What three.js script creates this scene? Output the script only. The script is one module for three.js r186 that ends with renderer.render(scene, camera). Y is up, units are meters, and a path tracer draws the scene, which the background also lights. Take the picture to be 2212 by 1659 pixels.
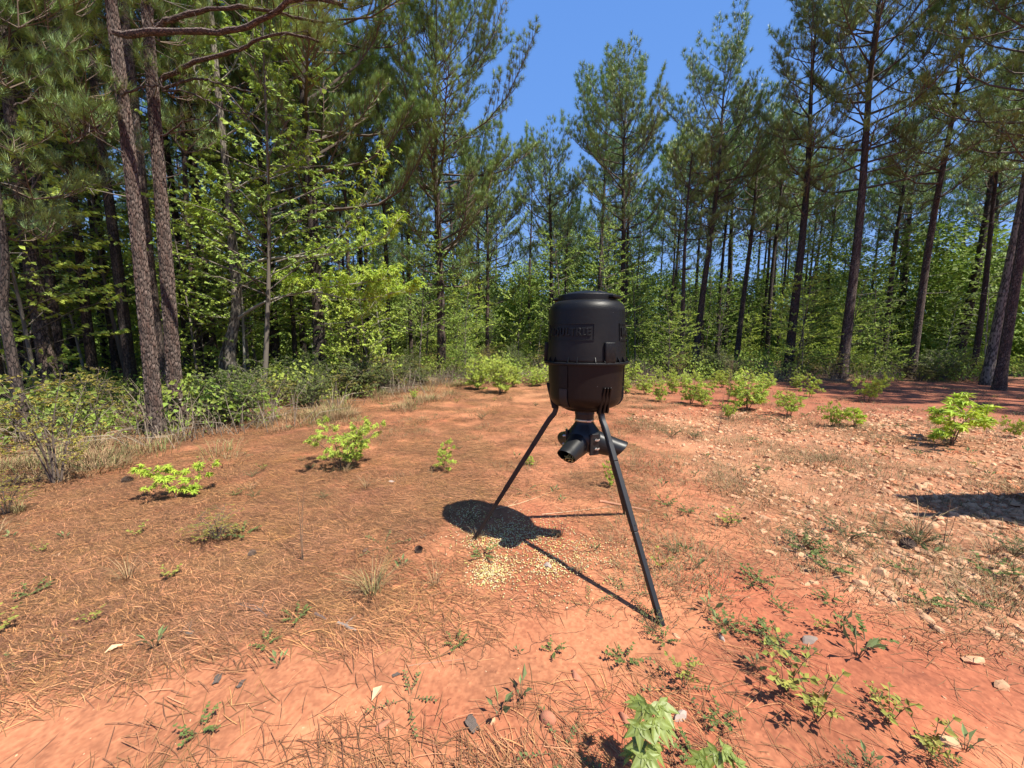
import * as THREE from 'three';
import { ImprovedNoise } from 'three/addons/math/ImprovedNoise.js';
import { mergeGeometries, mergeVertices, toCreasedNormals } from 'three/addons/utils/BufferGeometryUtils.js';
import { RoundedBoxGeometry } from 'three/addons/geometries/RoundedBoxGeometry.js';
import { TextGeometry } from 'three/addons/geometries/TextGeometry.js';
import { FontLoader } from 'three/addons/loaders/FontLoader.js';

// ------------------------------------------------------------------ camera, sky, sun, exposure
const scene = new THREE.Scene();
const EYE = 1.6, PITCH = THREE.MathUtils.degToRad(6.46);
const camera = new THREE.PerspectiveCamera(90, 4 / 3, 0.05, 600);
camera.position.set(0, EYE, 0);
camera.rotation.set(-PITCH, 0, 0);

const SUN = new THREE.Vector3(0.51, 1, 0.35).normalize();
{
  const W = 512, H = 256, d = new Float32Array(W * H * 4), zen = [0.050, 0.128, 0.355], mid = [0.080, 0.180, 0.425], hor = [0.215, 0.32, 0.49];
  for (let j = 0; j < H; j++) for (let i = 0; i < W; i++) {
    const up = ((j + 0.5) / H - 0.5) * Math.PI, az = ((i + 0.5) / W - 0.5) * 2 * Math.PI, y = Math.max(0, Math.sin(up));
    const x = Math.cos(az) * Math.cos(up), z = Math.sin(az) * Math.cos(up);
    const c = x * SUN.x + Math.sin(up) * SUN.y + z * SUN.z, glow = 0.16 * Math.pow(Math.max(0, c), 12);
    for (let k = 0; k < 3; k++) {
      const a = Math.min(1, y / 0.45), b = Math.max(0, (y - 0.45) / 0.55);
      const s = y < 0.45 ? hor[k] + (mid[k] - hor[k]) * Math.pow(a, 0.45) : mid[k] + (zen[k] - mid[k]) * b;
      d[(j * W + i) * 4 + k] = s + glow * [1, 0.95, 0.85][k];
    }
    d[(j * W + i) * 4 + 3] = 1;
  }
  const t = new THREE.DataTexture(d, W, H, THREE.RGBAFormat, THREE.FloatType);
  t.mapping = THREE.EquirectangularReflectionMapping; t.magFilter = THREE.LinearFilter; t.needsUpdate = true;
  scene.background = t; scene.environment = t;
}
const sun = new THREE.DirectionalLight(new THREE.Color(1, 0.94, 0.82), 5);
sun.position.copy(SUN).multiplyScalar(60);
sun.castShadow = true;
sun.shadow.mapSize.set(4096, 4096);
Object.assign(sun.shadow.camera, { left: -32, right: 32, top: 32, bottom: -32, near: 1, far: 140 });
scene.add(sun, sun.target);
const renderer = new THREE.WebGLRenderer({ antialias: true });
renderer.toneMapping = THREE.LinearToneMapping;
renderer.toneMappingExposure = 2.08;
renderer.shadowMap.enabled = true;

// ------------------------------------------------------------------ helpers
const V = (x, y, z) => new THREE.Vector3(x, y, z), { lerp, clamp, smoothstep } = THREE.MathUtils, PI = Math.PI, RAD = PI / 180;
const UPV = V(0, 1, 0);
function rng(s) { let a = s * 2654435761 | 0; return () => { a = (a + 0x6d2b79f5) | 0; let t = Math.imul(a ^ (a >>> 15), 1 | a); t = (t + Math.imul(t ^ (t >>> 7), 61 | t)) ^ t; return ((t ^ (t >>> 14)) >>> 0) / 4294967296; }; }
const perlin = new ImprovedNoise();
const noise = (x, y, z = 0.37) => perlin.noise(x, y, z);
const fbm = (x, y, o = 4, z = 0.37) => { let s = 0, a = 0.5, f = 1; for (let i = 0; i < o; i++) { s += a * perlin.noise(x * f, y * f, z + i * 7.1); a *= 0.5; f *= 2.03; } return s; };
const C = (r, g, b) => new THREE.Color().setRGB(r, g, b);
const used = new Map();
function numbered(n) { const k = used.get(n) ?? 0; used.set(n, k + 1); return k ? n + '_' + String(k).padStart(3, '0') : n; }
function tag(o, label, category, group, kind) { Object.assign(o.userData, { label, category }); if (group) o.userData.group = group; if (kind) o.userData.kind = kind; return o; }
function shade(o) { o.castShadow = o.receiveShadow = true; return o; }
function thing(name, label, category, pos = [0, 0, 0], turn = 0, group) {
  const o = new THREE.Group(); o.name = numbered(name); o.position.set(...pos); o.rotation.y = turn; scene.add(o);
  return tag(o, label, category, group);
}
const JOINED = /^(branches|crown|leaves|twigs|needles|limbs|vine|seed_head)$/;                // pieces too many or too small to pick apart
function part(name, geo, mat, parent) { const m = shade(new THREE.Mesh(geo, mat)); m.name = name; if (JOINED.test(name)) m.userData.kind = 'stuff'; parent.add(m); return m; }
function single(name, geo, mat, label, category, group, kind) { const m = shade(new THREE.Mesh(geo, mat)); m.name = numbered(name); scene.add(m); if (kind) m.userData.kind = kind; if (label) tag(m, label, category, group, kind); return m; }
function stuff(name, geo, mat, mats, label, colors, parent = scene) {
  const m = shade(new THREE.InstancedMesh(geo, mat, mats.length)); m.name = parent === scene ? numbered(name) : name; mats.forEach((x, i) => m.setMatrixAt(i, x));
  if (colors) colors.forEach((c, i) => m.setColorAt(i, c));
  m.userData.kind = 'stuff'; if (label) m.userData.label = label; parent.add(m); return m;
}
function copy(src, pos, turn, scale, label, group) {
  const o = src.clone(); o.name = numbered(src.name.replace(/_\d{3}$/, '')); o.position.set(...pos); o.rotation.set(0, turn, 0);
  Array.isArray(scale) ? o.scale.set(...scale) : o.scale.setScalar(scale);
  if (label) o.userData.label = label; if (group) o.userData.group = group; else delete o.userData.group; scene.add(o); return o;
}
const M4 = (p, q, s) => new THREE.Matrix4().compose(p, q, s);
const turnY = (a) => new THREE.Quaternion().setFromAxisAngle(UPV, a);

// the lie of the land, and where a line of sight from the standpoint meets it (measured from the photograph at 2212 x 1659)
const feet = [V(-0.32, 0, -2.95), V(0.85, 0, -2.0), V(1.065, 0, -3.41)];
function land(x, z) {
  const d = -z, side = Math.max(0, -x - 5.5 - 0.55 * Math.max(0, d - 6)), near = clamp(Math.hypot(x - 0.5, z + 2.8) / 3, 0, 1);
  const micro = d > -3 && d < 9 && Math.abs(x) < 8 ? 0.010 * (noise(x * 3.7, z * 3.7, 8.8) + 0.5 * noise(x * 7.9, z * 7.9, 4.4)) * clamp(Math.hypot(x - 0.5, z + 2.8) - 0.4, 0.35, 1) : 0;
  return micro + smoothstep(d, 9, 42) * 0.8 + 0.05 * near * noise(x * 0.33, z * 0.33) + 0.018 * near * noise(x * 1.1 + 5, z * 1.1) + 0.02 * Math.min(side, 4) * (0.5 + noise(x * 0.4, z * 0.4, 3));
}
const cosP = Math.cos(PITCH), sinP = Math.sin(PITCH);
function ray(px, py) { const a = (px - 1106) / 830, b = -(py - 829.5) / 830; return V(a, b * cosP - sinP, -b * sinP - cosP); }
function G(px, py) {
  const r = ray(px, py); let t = 0.3;
  for (let i = 0; i < 4000 && t < 90; i++) { const y = EYE + r.y * t - land(r.x * t, r.z * t); if (y <= 0) break; t += Math.max(0.002, y * 0.35); }
  const p = r.multiplyScalar(t); p.y = land(p.x, p.z); return p;
}
function at(px, py, z) { const r = ray(px, py); return r.multiplyScalar(z / -r.z).add(V(0, EYE, 0)); }         // the point on that line of sight at a distance z ahead
function X(px, z, h = 0.2) { return (px - 1106) / 830 * (z * cosP - (h - EYE) * sinP); }                       // how far to the side a foot at that place stands

// mesh collector
class MB {
  constructor() { this.p = []; this.c = []; this.u = []; this.n = []; this.i = []; }
  vert(x, y, z, c, u = 0, v = 0) { this.p.push(x, y, z); this.c.push(c.r, c.g, c.b); this.u.push(u, v); return this.p.length / 3 - 1; }
  tri(a, b, c) { this.i.push(a, b, c); }
  tube(pts, radii, seg, col, col2 = col, cap = false, tile = 0.6) {
    const n = pts.length, t = V(), nrm = V(), bin = V(), prev = V(); let len = 0;
    const reps = Math.max(1, Math.round(2 * PI * radii[0] / tile)), first = this.p.length / 3, cc = new THREE.Color();
    for (let k = 0; k < n; k++) {
      t.subVectors(pts[Math.min(n - 1, k + 1)], pts[Math.max(0, k - 1)]).normalize();
      if (k === 0) { nrm.set(Math.abs(t.x) > 0.8 ? 0 : 1, 0, Math.abs(t.x) > 0.8 ? 1 : 0); } else len += pts[k].distanceTo(pts[k - 1]);
      nrm.addScaledVector(t, -nrm.dot(t)).normalize(); bin.crossVectors(t, nrm);
      cc.lerpColors(col, col2, k / (n - 1));
      for (let s = 0; s <= seg; s++) {
        const a = s / seg * 2 * PI, ca = Math.cos(a) * radii[k], sa = Math.sin(a) * radii[k];
        this.vert(pts[k].x + nrm.x * ca + bin.x * sa, pts[k].y + nrm.y * ca + bin.y * sa, pts[k].z + nrm.z * ca + bin.z * sa, cc, s / seg * reps, len / (tile * 2));
      }
    }
    for (let k = 0; k < n - 1; k++) for (let s = 0; s < seg; s++) {
      const a = first + k * (seg + 1) + s, b = a + seg + 1; this.i.push(a, a + 1, b, a + 1, b + 1, b);
    }
    if (cap) for (const k of [0, n - 1]) { const o = first + k * (seg + 1), c = this.vert(pts[k].x, pts[k].y, pts[k].z, k ? col2 : col); for (let s = 0; s < seg; s++) this.i.push(c, o + s, o + s + 1); }
    return this;
  }
  needle(p, d, len, w, col, droop = 0) {
    let sx = -d.z, sz = d.x; const l = Math.hypot(sx, sz) || 1; sx *= w / 2 / l; sz *= w / 2 / l; if (Math.abs(d.y) > 0.9) { sx = w / 2; sz = 0; }
    const a = this.vert(p.x - sx, p.y, p.z - sz, col), b = this.vert(p.x + sx, p.y, p.z + sz, col);
    this.i.push(a, b, this.vert(p.x + d.x * len, p.y + d.y * len - droop, p.z + d.z * len, col)); return this;
  }
  // a leaf: two halves folded along the midrib; origin at the stalk, tip along d, n its upper side
  leaf(p, d, n, len, wid, col, bend = 0.15) {
    const s = V().crossVectors(d, n).normalize(), up = V().crossVectors(s, d);
    const q = (a, b, c) => this.vert(p.x + d.x * a + s.x * b + up.x * c, p.y + d.y * a + s.y * b + up.y * c, p.z + d.z * a + s.z * b + up.z * c, col);
    const a = q(0, 0, 0), b = q(len * 0.45, wid / 2, len * bend), c = q(len * 0.45, -wid / 2, len * bend), m = q(len, 0, -len * bend * 0.6);
    this.i.push(a, b, m, a, m, c); return this;
  }
  // a star-shaped leaf of five pointed lobes
  star(p, d, n, size, col) {
    const s = V().crossVectors(d, n).normalize(), up = V().crossVectors(s, d);
    const q = (a, b, c) => this.vert(p.x + (d.x * a + s.x * b + up.x * c) * size, p.y + (d.y * a + s.y * b + up.y * c) * size, p.z + (d.z * a + s.z * b + up.z * c) * size, col);
    const o = q(0.25, 0, 0), ring = [];
    for (let k = 0; k < 11; k++) { const a = (k - 5) * 27 * RAD, tip = k % 2 === 1, r = tip ? (k === 5 ? 0.8 : k === 3 || k === 7 ? 0.72 : 0.55) : 0.24; ring.push(q(0.25 + Math.cos(a) * r, Math.sin(a) * r, tip ? -0.16 : 0.05)); }
    for (let k = 0; k < 10; k++) this.i.push(o, ring[k], ring[k + 1]);
    return this;
  }
  geo(smooth = false) {
    const g = new THREE.BufferGeometry();
    g.setAttribute('position', new THREE.Float32BufferAttribute(this.p, 3)); g.setAttribute('color', new THREE.Float32BufferAttribute(this.c, 3)); g.setAttribute('uv', new THREE.Float32BufferAttribute(this.u, 2));
    g.setIndex(this.i); if (smooth) g.computeVertexNormals(); return g;
  }
}
// a curve through points, sampled
const curve = (pts, n) => new THREE.CatmullRomCurve3(pts).getPoints(n);

// ------------------------------------------------------------------ textures
function dataTex(w, h, fill, srgb) {
  const d = new Uint8Array(w * h * 4), o = [0, 0, 0];
  for (let y = 0; y < h; y++) for (let x = 0; x < w; x++) { fill(x, y, o); const k = (y * w + x) * 4; for (let c = 0; c < 3; c++) d[k + c] = clamp(o[c], 0, 1) * 255; d[k + 3] = 255; }
  const t = new THREE.DataTexture(d, w, h); t.wrapS = t.wrapT = THREE.RepeatWrapping; t.magFilter = THREE.LinearFilter; t.needsUpdate = true; if (srgb) t.colorSpace = THREE.SRGBColorSpace; return t;
}
const toS = (l) => l <= 0.0031308 ? l * 12.92 : 1.055 * Math.pow(l, 1 / 2.4) - 0.055;
// noise that wraps round a tile
const tiled = (x, y, per, z = 0) => { // value noise on a wrapped lattice
  const h = (i, j) => { let n = Math.imul(((i % per) + per) % per, 374761393) + Math.imul(((j % per) + per) % per, 668265263) + Math.imul(z * 1013 | 0, 144665) | 0; n = Math.imul(n ^ (n >>> 13), 1274126177); return ((n ^ (n >>> 16)) >>> 0) / 4294967296; };
  const i = Math.floor(x), j = Math.floor(y), u = x - i, v = y - j, a = u * u * (3 - 2 * u), b = v * v * (3 - 2 * v);
  return lerp(lerp(h(i, j), h(i + 1, j), a), lerp(h(i, j + 1), h(i + 1, j + 1), a), b);
};
const tfbm = (x, y, base, o, z = 0) => { let s = 0, a = 0.5, f = base; for (let k = 0; k < o; k++) { s += a * tiled(x * f, y * f, f, z + k); a *= 0.5; f *= 2; } return s / (1 - Math.pow(0.5, o)); };

// pine bark: plates between dark furrows, 0.6 m round by 1.2 m up
const BW = 512, BH = 1024, barkH = new Float32Array(BW * BH), barkP = new Float32Array(BW * BH);
{
  const nx = 9, ny = 11, r = rng(11), cells = [];
  for (let j = 0; j < ny; j++) for (let i = 0; i < nx; i++) cells.push([(i + r() + (j % 2) * 0.5) / nx, (j + r()) / ny, r()]);
  for (let y = 0; y < BH; y++) for (let x = 0; x < BW; x++) {
    const u = x / BW + 0.15 * (tfbm(x / BW, y / BH, 11, 4, 3) - 0.5), v = y / BH + 0.10 * (tfbm(x / BW, y / BH, 11, 4, 9) - 0.5);
    const ci = Math.floor(u * nx), cj = Math.floor(v * ny); let f1 = 9, f2 = 9, id = 0;
    for (let dj = -1; dj <= 1; dj++) for (let di = -2; di <= 1; di++) {
      const jj = ((cj + dj) % ny + ny) % ny, ii = ((ci + di) % nx + nx) % nx, c = cells[jj * nx + ii];
      let dx = c[0] - u, dy = c[1] - v; dx -= Math.round(dx); dy -= Math.round(dy);
      const q = Math.hypot(dx * nx, dy * ny * 0.85); if (q < f1) { f2 = f1; f1 = q; id = c[2]; } else if (q < f2) f2 = q;
    }
    const edge = smoothstep(f2 - f1, 0.0, 0.30), fine = tfbm(x / BW, y / BH, 32, 3, 5);
    barkH[y * BW + x] = edge * (0.5 + 0.35 * id) + 0.36 * fine; barkP[y * BW + x] = edge * (0.35 + 0.65 * id);
  }
}
const barkBump = dataTex(BW, BH, (x, y, o) => { o[0] = o[1] = o[2] = barkH[y * BW + x]; });
const barkMap = dataTex(BW, BH, (x, y, o) => {
  const e = barkP[y * BW + x], f = tfbm(x / BW, y / BH, 24, 3, 21), g = tfbm(x / BW, y / BH, 5, 3, 31);
  const red = [0.145, 0.080, 0.058], grey = [0.205, 0.168, 0.148], dark = [0.022, 0.014, 0.011];
  for (let c = 0; c < 3; c++) o[c] = toS(lerp(dark[c], lerp(red[c], grey[c], clamp(g * 1.6 - 0.3 + f * 0.3, 0, 1)), clamp(e * 1.15, 0, 1)) * (0.45 + 1.0 * f));
}, true);
const greyBark = dataTex(256, 512, (x, y, o) => {
  const f = tfbm(x / 256, y / 512, 14, 4, 41), g = tfbm(x / 256, y / 512, 4, 3, 45), k = smoothstep(f, 0.38, 0.62);
  o[0] = toS(lerp(0.07, 0.29, k) * (0.7 + 0.6 * g)); o[1] = toS(lerp(0.06, 0.255, k) * (0.7 + 0.6 * g)); o[2] = toS(lerp(0.05, 0.215, k) * (0.7 + 0.6 * g));
}, true);

// ground grain: a multiplier for the zone colours, 2.6 m a tile
const soilH = new Float32Array(1024 * 1024);
{
  const r = rng(77), N = 1024;
  for (let y = 0; y < N; y++) for (let x = 0; x < N; x++) soilH[y * N + x] = 0.45 * tfbm(x / N, y / N, 20, 4, 51) + 0.35 * tfbm(x / N, y / N, 90, 3, 55) + 0.2;
  for (let k = 0; k < 5200; k++) {                                    // grit and crumbs
    const cx = r() * N, cy = r() * N, s = 1 + 2.6 * Math.pow(r(), 4), h = 0.1 + 0.25 * r();
    for (let y = -4; y <= 4; y++) for (let x = -4; x <= 4; x++) { const q = 1 - Math.hypot(x, y) / s; if (q > 0) { const i = (((cy + y) | 0) + N) % N * N + (((cx + x) | 0) + N) % N; soilH[i] += h * Math.sqrt(q); } }
  }
  for (let k = 0; k < 70; k++) {                                      // drying cracks
    let x = r() * N, y = r() * N, a = r() * 6.28; const n = 40 + r() * 150;
    for (let i = 0; i < n; i++) { a += (r() - 0.5) * 0.9; x += Math.cos(a); y += Math.sin(a); const j = ((y | 0) + N) % N * N + ((x | 0) + N) % N; soilH[j] -= 0.45; if (r() < 0.5) soilH[((y | 0) + N) % N * N + ((x | 0) + 1 + N) % N] -= 0.25; }
  }
}
const soilBump = dataTex(1024, 1024, (x, y, o) => { o[0] = o[1] = o[2] = clamp(soilH[y * 1024 + x] * 0.6, 0, 1); });
const soilMap = dataTex(1024, 1024, (x, y, o) => {
  const h = soilH[y * 1024 + x], a = tfbm(x / 1024, y / 1024, 6, 4, 61), b = tfbm(x / 1024, y / 1024, 160, 2, 65), m = clamp(0.66 + 0.40 * (a - 0.5) + 0.34 * (b - 0.5) + 0.42 * (h - 0.6), 0.14, 1);
  o[0] = toS(m); o[1] = toS(m * (0.93 + 0.14 * b)); o[2] = toS(m * (0.9 + 0.2 * b));
}, true);

// ------------------------------------------------------------------ materials
const std = (o) => new THREE.MeshStandardMaterial(o), phy = (o) => new THREE.MeshPhysicalMaterial(o);
// moulded plastic with a little red dust, faint rain streaks and pale specks
const dustMap = (base, dust, z) => { const r = rng(z), N = 512, spots = new Float32Array(N * N); for (let k = 0; k < 70; k++) { const i = Math.floor(r() * N * N); spots[i] = 0.5 + 0.5 * r(); if (r() < 0.4) spots[i + 1] = 0.5; }
  return dataTex(N, N, (x, y, o) => { const u = x / N, v = y / N, d = smoothstep(tfbm(u, v, 7, 5, z), 0.48, 0.85) * 0.45 + smoothstep(tiled(u * 60, v * 5, 60, z), 0.62, 1) * 0.16 * tfbm(u, v, 9, 3, z + 3) + 0.12 * tfbm(u, v, 120, 2, z + 5), w = spots[y * N + x]; for (let c = 0; c < 3; c++) o[c] = toS(lerp(base[c] + dust[c] * d, 0.32, w)); }, true); };
const MAT = {
  soil: std({ color: C(0.665, 0.640, 0.565), vertexColors: true, map: soilMap, bumpMap: soilBump, bumpScale: 0.017, roughness: 0.96 }),
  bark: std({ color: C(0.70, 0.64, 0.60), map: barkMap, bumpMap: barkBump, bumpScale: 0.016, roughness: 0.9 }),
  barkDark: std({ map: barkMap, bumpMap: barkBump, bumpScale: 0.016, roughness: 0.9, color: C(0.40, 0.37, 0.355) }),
  barkNear: std({ color: C(0.70, 0.64, 0.60), map: barkMap, bumpMap: barkBump, bumpScale: 0.006, roughness: 0.9 }),
  barkGrey: std({ color: C(0.72, 0.7, 0.66), map: greyBark, bumpMap: greyBark, bumpScale: 0.008, roughness: 0.9 }),
  limb: std({ vertexColors: true, roughness: 0.95 }),
  limbBark: std({ color: C(0.85, 0.78, 0.72), map: barkMap, bumpMap: barkBump, bumpScale: 0.012, roughness: 0.95 }),
  needles: std({ vertexColors: true, roughness: 0.5 }),
  leaf: phy({ color: C(1.0, 1.03, 1.0), vertexColors: true, roughness: 0.85, transmission: 0.42, thickness: 0, specularIntensity: 0.5 }),
  herb: phy({ vertexColors: true, specularIntensity: 0.35, roughness: 0.9, transmission: 0.3, thickness: 0 }),
  straw: std({ color: C(0.70, 0.67, 0.62), vertexColors: true, roughness: 0.85 }),
  rock: std({ color: C(0.66, 0.58, 0.52), vertexColors: true, roughness: 0.95, flatShading: true, bumpMap: soilBump, bumpScale: 0.004 }),
  plastic: phy({ map: dustMap([0.0034, 0.0034, 0.0036], [0.016, 0.014, 0.011], 5), roughness: 0.45, specularIntensity: 0.55, bumpMap: dataTex(256, 256, (x, y, o) => { o[0] = o[1] = o[2] = tfbm(x / 256, y / 256, 96, 2, 71); }), bumpScale: 0.0006 }),
  lower: phy({ map: dustMap([0.0042, 0.0028, 0.0026], [0.016, 0.010, 0.007], 9), roughness: 0.42, specularIntensity: 0.5 }),
  spout: phy({ color: C(0.010, 0.0103, 0.0113), roughness: 0.4, specularIntensity: 0.75 }),
  steel: std({ color: C(0.013, 0.0135, 0.0155), roughness: 0.45, metalness: 0.2 }),
  zinc: std({ color: C(0.62, 0.6, 0.56), roughness: 0.35, metalness: 0.9 }),
  band: std({ color: C(0.62, 0.54, 0.36), roughness: 0.4, metalness: 0.7 }),
  hole: std({ color: C(0.002, 0.002, 0.002), roughness: 1 }),
  corn: std({ color: C(0.52, 0.42, 0.14), roughness: 0.6 }),
};

// ------------------------------------------------------------------ the ground
// how much pine straw, stone, bare clay and forest litter lies at a place
const rightEdge = (x) => -(13.2 + 0.10 * Math.max(0, x - 4) + 0.8 * noise(x * 0.3, 4.2));
const leftEdge = (z) => -(1.0 + 0.36 * clamp(16.5 + z, 0, 11) * 1.05 + Math.max(0, -z - 16.5) * -2 + 0.6 * noise(z * 0.5, 9.1)); // rough x of the wood's edge on the left
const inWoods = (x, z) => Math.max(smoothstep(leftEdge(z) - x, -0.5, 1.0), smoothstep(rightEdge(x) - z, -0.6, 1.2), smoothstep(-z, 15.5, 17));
function zones(x, z) {
  const n = fbm(x * 0.45, z * 0.45, 4, 1.3), m = fbm(x * 1.6, z * 1.6, 3, 5.3);
  const woods = inWoods(x, z);
  const far = -2.1 - 0.22 * x - z;                                    // straw lies beyond the washed band of clay
  const wide = 0.35 * Math.max(0, -z - 3.2);
  let straw = smoothstep(far + 0.45 * n + 0.15 * m, 0.0, 0.6) * (1 - smoothstep(x + 0.5 * n, 0.4 + wide, 1.7 + 1.3 * wide));
  straw *= (1 - 0.6 * smoothstep(m + n * 0.5, 0.05, 0.3)) * lerp(0.3, 1, smoothstep(Math.hypot(x - 0.45, z + 2.75), 0.6, 1.7)) * lerp(1, 0.5, smoothstep(x, -0.6, 0.4));
  const bare = smoothstep(far + 0.3 * n, -0.75, -0.5) * (1 - smoothstep(far + 0.3 * n, -0.1, 0.2));
  const stone = smoothstep(x - 1.7 - 0.25 * n - Math.max(0, -z - 3.6) * 0.12, 0, 0.9) * smoothstep(-z - (1.25 + 0.28 * (x < 3.2 ? 3.2 - x : 0) * 1.6) + 0.35 * n, 0, 0.7) * (1 - smoothstep(-z - 7.2 + 0.8 * n, 0, 2.2));
  const redRoad = smoothstep(-z, 6.5, 8.2) * (1 - woods) * smoothstep(x, 3.2, 5.5);
  return { n, m, woods, straw, stone, bare, redRoad };
}
{
  const xs = [], zs = [];
  for (let x = -4.2; x <= 4.8; x += 0.055) xs.push(x);
  for (let k = 1, x = 4.8; x < 260; k++) { x += 0.055 * Math.pow(1.055, k); xs.push(x); } for (let k = 1, x = -4.2; x > -260; k++) { x -= 0.055 * Math.pow(1.055, k); xs.unshift(x); }
  for (let z = 0; z >= -5.5; z -= 0.055) zs.push(z);
  for (let k = 1, z = -5.5; z > -300; k++) { z -= 0.055 * Math.pow(1.05, k); zs.push(z); } for (let k = 1, z = 0; z < 120; k++) { z += 0.055 * Math.pow(1.09, k); zs.unshift(z); }
  const nx = xs.length, nz = zs.length, p = new Float32Array(nx * nz * 3), c = new Float32Array(nx * nz * 3), u = new Float32Array(nx * nz * 2), idx = [];
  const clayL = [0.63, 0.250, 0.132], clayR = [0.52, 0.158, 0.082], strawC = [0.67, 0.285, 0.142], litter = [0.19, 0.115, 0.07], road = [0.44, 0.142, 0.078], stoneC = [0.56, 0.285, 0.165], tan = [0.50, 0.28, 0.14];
  for (let j = 0; j < nz; j++) for (let i = 0; i < nx; i++) {
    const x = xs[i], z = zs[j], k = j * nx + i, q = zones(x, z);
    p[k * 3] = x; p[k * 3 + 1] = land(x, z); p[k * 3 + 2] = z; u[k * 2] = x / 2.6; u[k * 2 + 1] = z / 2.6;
    const wet = smoothstep(fbm(x * 0.9 + 3, z * 0.9, 4, 2.2) + 0.25 * q.m + 0.035 * x, -0.02, 0.28), fade = smoothstep(fbm(x * 3.3, z * 3.3, 3, 6.1), -0.2, 0.3);
    for (let a = 0; a < 3; a++) {
      let v = lerp(clayL[a], clayR[a], clamp(wet * 0.85 + 0.12 * fade, 0, 1));
      v = lerp(v, strawC[a], q.straw * 0.55); v = lerp(v, stoneC[a], q.stone * 0.7); v = lerp(v, road[a], q.redRoad * 0.8);
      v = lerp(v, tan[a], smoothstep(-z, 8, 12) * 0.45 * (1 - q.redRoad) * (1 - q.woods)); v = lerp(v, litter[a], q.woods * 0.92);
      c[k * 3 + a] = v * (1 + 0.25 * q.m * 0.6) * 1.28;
    }
  }
  for (let j = 0; j < nz - 1; j++) for (let i = 0; i < nx - 1; i++) { const a = j * nx + i, b = a + nx; idx.push(a, a + 1, b, a + 1, b + 1, b); }
  const g = new THREE.BufferGeometry();
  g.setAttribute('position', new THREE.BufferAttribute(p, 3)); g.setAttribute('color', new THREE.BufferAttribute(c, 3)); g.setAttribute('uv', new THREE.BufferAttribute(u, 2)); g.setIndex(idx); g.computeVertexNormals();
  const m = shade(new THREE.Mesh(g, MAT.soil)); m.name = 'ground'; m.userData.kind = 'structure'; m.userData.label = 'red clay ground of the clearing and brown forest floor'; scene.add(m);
}

// ------------------------------------------------------------------ pines
const WOOD = C(0.075, 0.058, 0.048), TWIG = C(0.12, 0.085, 0.06), REDWOOD = C(0.17, 0.085, 0.055);
function needleTint(r, warm = 0) { const k = 0.72 + 0.6 * r(), w = r() * 0.5 + warm; return C(lerp(0.185, 0.31, w) * k, lerp(0.29, 0.37, w) * k, lerp(0.12, 0.09, w) * k); }
const tmpD = V(), tmpP = V();
function tuft(f, r, p, d, o) {
  const a = V(d.y, d.z, -d.x).cross(d).normalize(), b = V().crossVectors(d, a), base = needleTint(r, o.warm ?? 0), c = new THREE.Color();
  for (let k = 0; k < o.n; k++) {
    const s = r(), an = r() * 6.28, open = (16 + 88 * s * (0.55 + 0.45 * r())) * RAD, ca = Math.cos(open), sa = Math.sin(open);
    tmpD.set(0, 0, 0).addScaledVector(d, ca).addScaledVector(a, sa * Math.cos(an)).addScaledVector(b, sa * Math.sin(an));
    tmpP.copy(p).addScaledVector(d, -s * o.len * 0.42);
    c.copy(base).multiplyScalar(0.8 + 0.45 * r());
    f.needle(tmpP, tmpD, o.len * (0.75 + 0.4 * r()), o.w, c, o.len * 0.10 * r());
  }
}
function spray(f, w, r, pts, s0, o, rad) {                              // tufts and side twigs along a branch
  const L = pts.length - 1, at = (s) => { const k = Math.min(L - 1e-3, s * L), i = Math.floor(k); return V().lerpVectors(pts[i], pts[i + 1], k - i); };
  const len = pts.reduce((s, p, i) => i ? s + p.distanceTo(pts[i - 1]) : 0, 0), n = Math.max(2, Math.round(len * (o.twigs ?? 5.2)));
  const tip = V().subVectors(pts[L], pts[L - 1]).normalize();
  tip.y += 0.4; tip.normalize(); tuft(f, r, pts[L], tip, o);
  for (let k = 0; k < n; k++) {
    const s = s0 + (1 - s0) * (k + 0.3 + 0.6 * r()) / n, p = at(s), d = V().subVectors(at(Math.min(1, s + 0.05)), at(Math.max(0, s - 0.05))).normalize();
    const side = V().crossVectors(d, UPV).normalize().multiplyScalar((k % 2 ? 1 : -1) * (0.5 + 0.6 * r())), td = d.clone().multiplyScalar(0.75).add(side).add(V(0, 0.15 + 0.45 * r(), 0)).normalize();
    const tl = (0.16 + 0.30 * len * (1.05 - s)) * (0.7 + 0.6 * r()), q = p.clone().addScaledVector(td, tl).add(V(0, tl * 0.18, 0));
    w.tube([p, p.clone().lerp(q, 0.55).add(V(0, -tl * 0.05, 0)), q], [rad * 0.45 + 0.002, rad * 0.3 + 0.002, 0.003], 3, TWIG, TWIG);
    const qd = V().subVectors(q, p).normalize().add(V(0, 0.65, 0)).normalize();
    tuft(f, r, q, qd, o);
    for (let m = 0.22; tl > 0.28 && m < tl - 0.1; m += 0.23) { const e = V((r() - 0.5) * 1.2, 0.3 * r(), (r() - 0.5) * 1.2).add(qd).normalize(); tuft(f, r, p.clone().lerp(q, m / tl).addScaledVector(e, 0.1 + 0.1 * r()), e, o); }
  }
}
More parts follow.
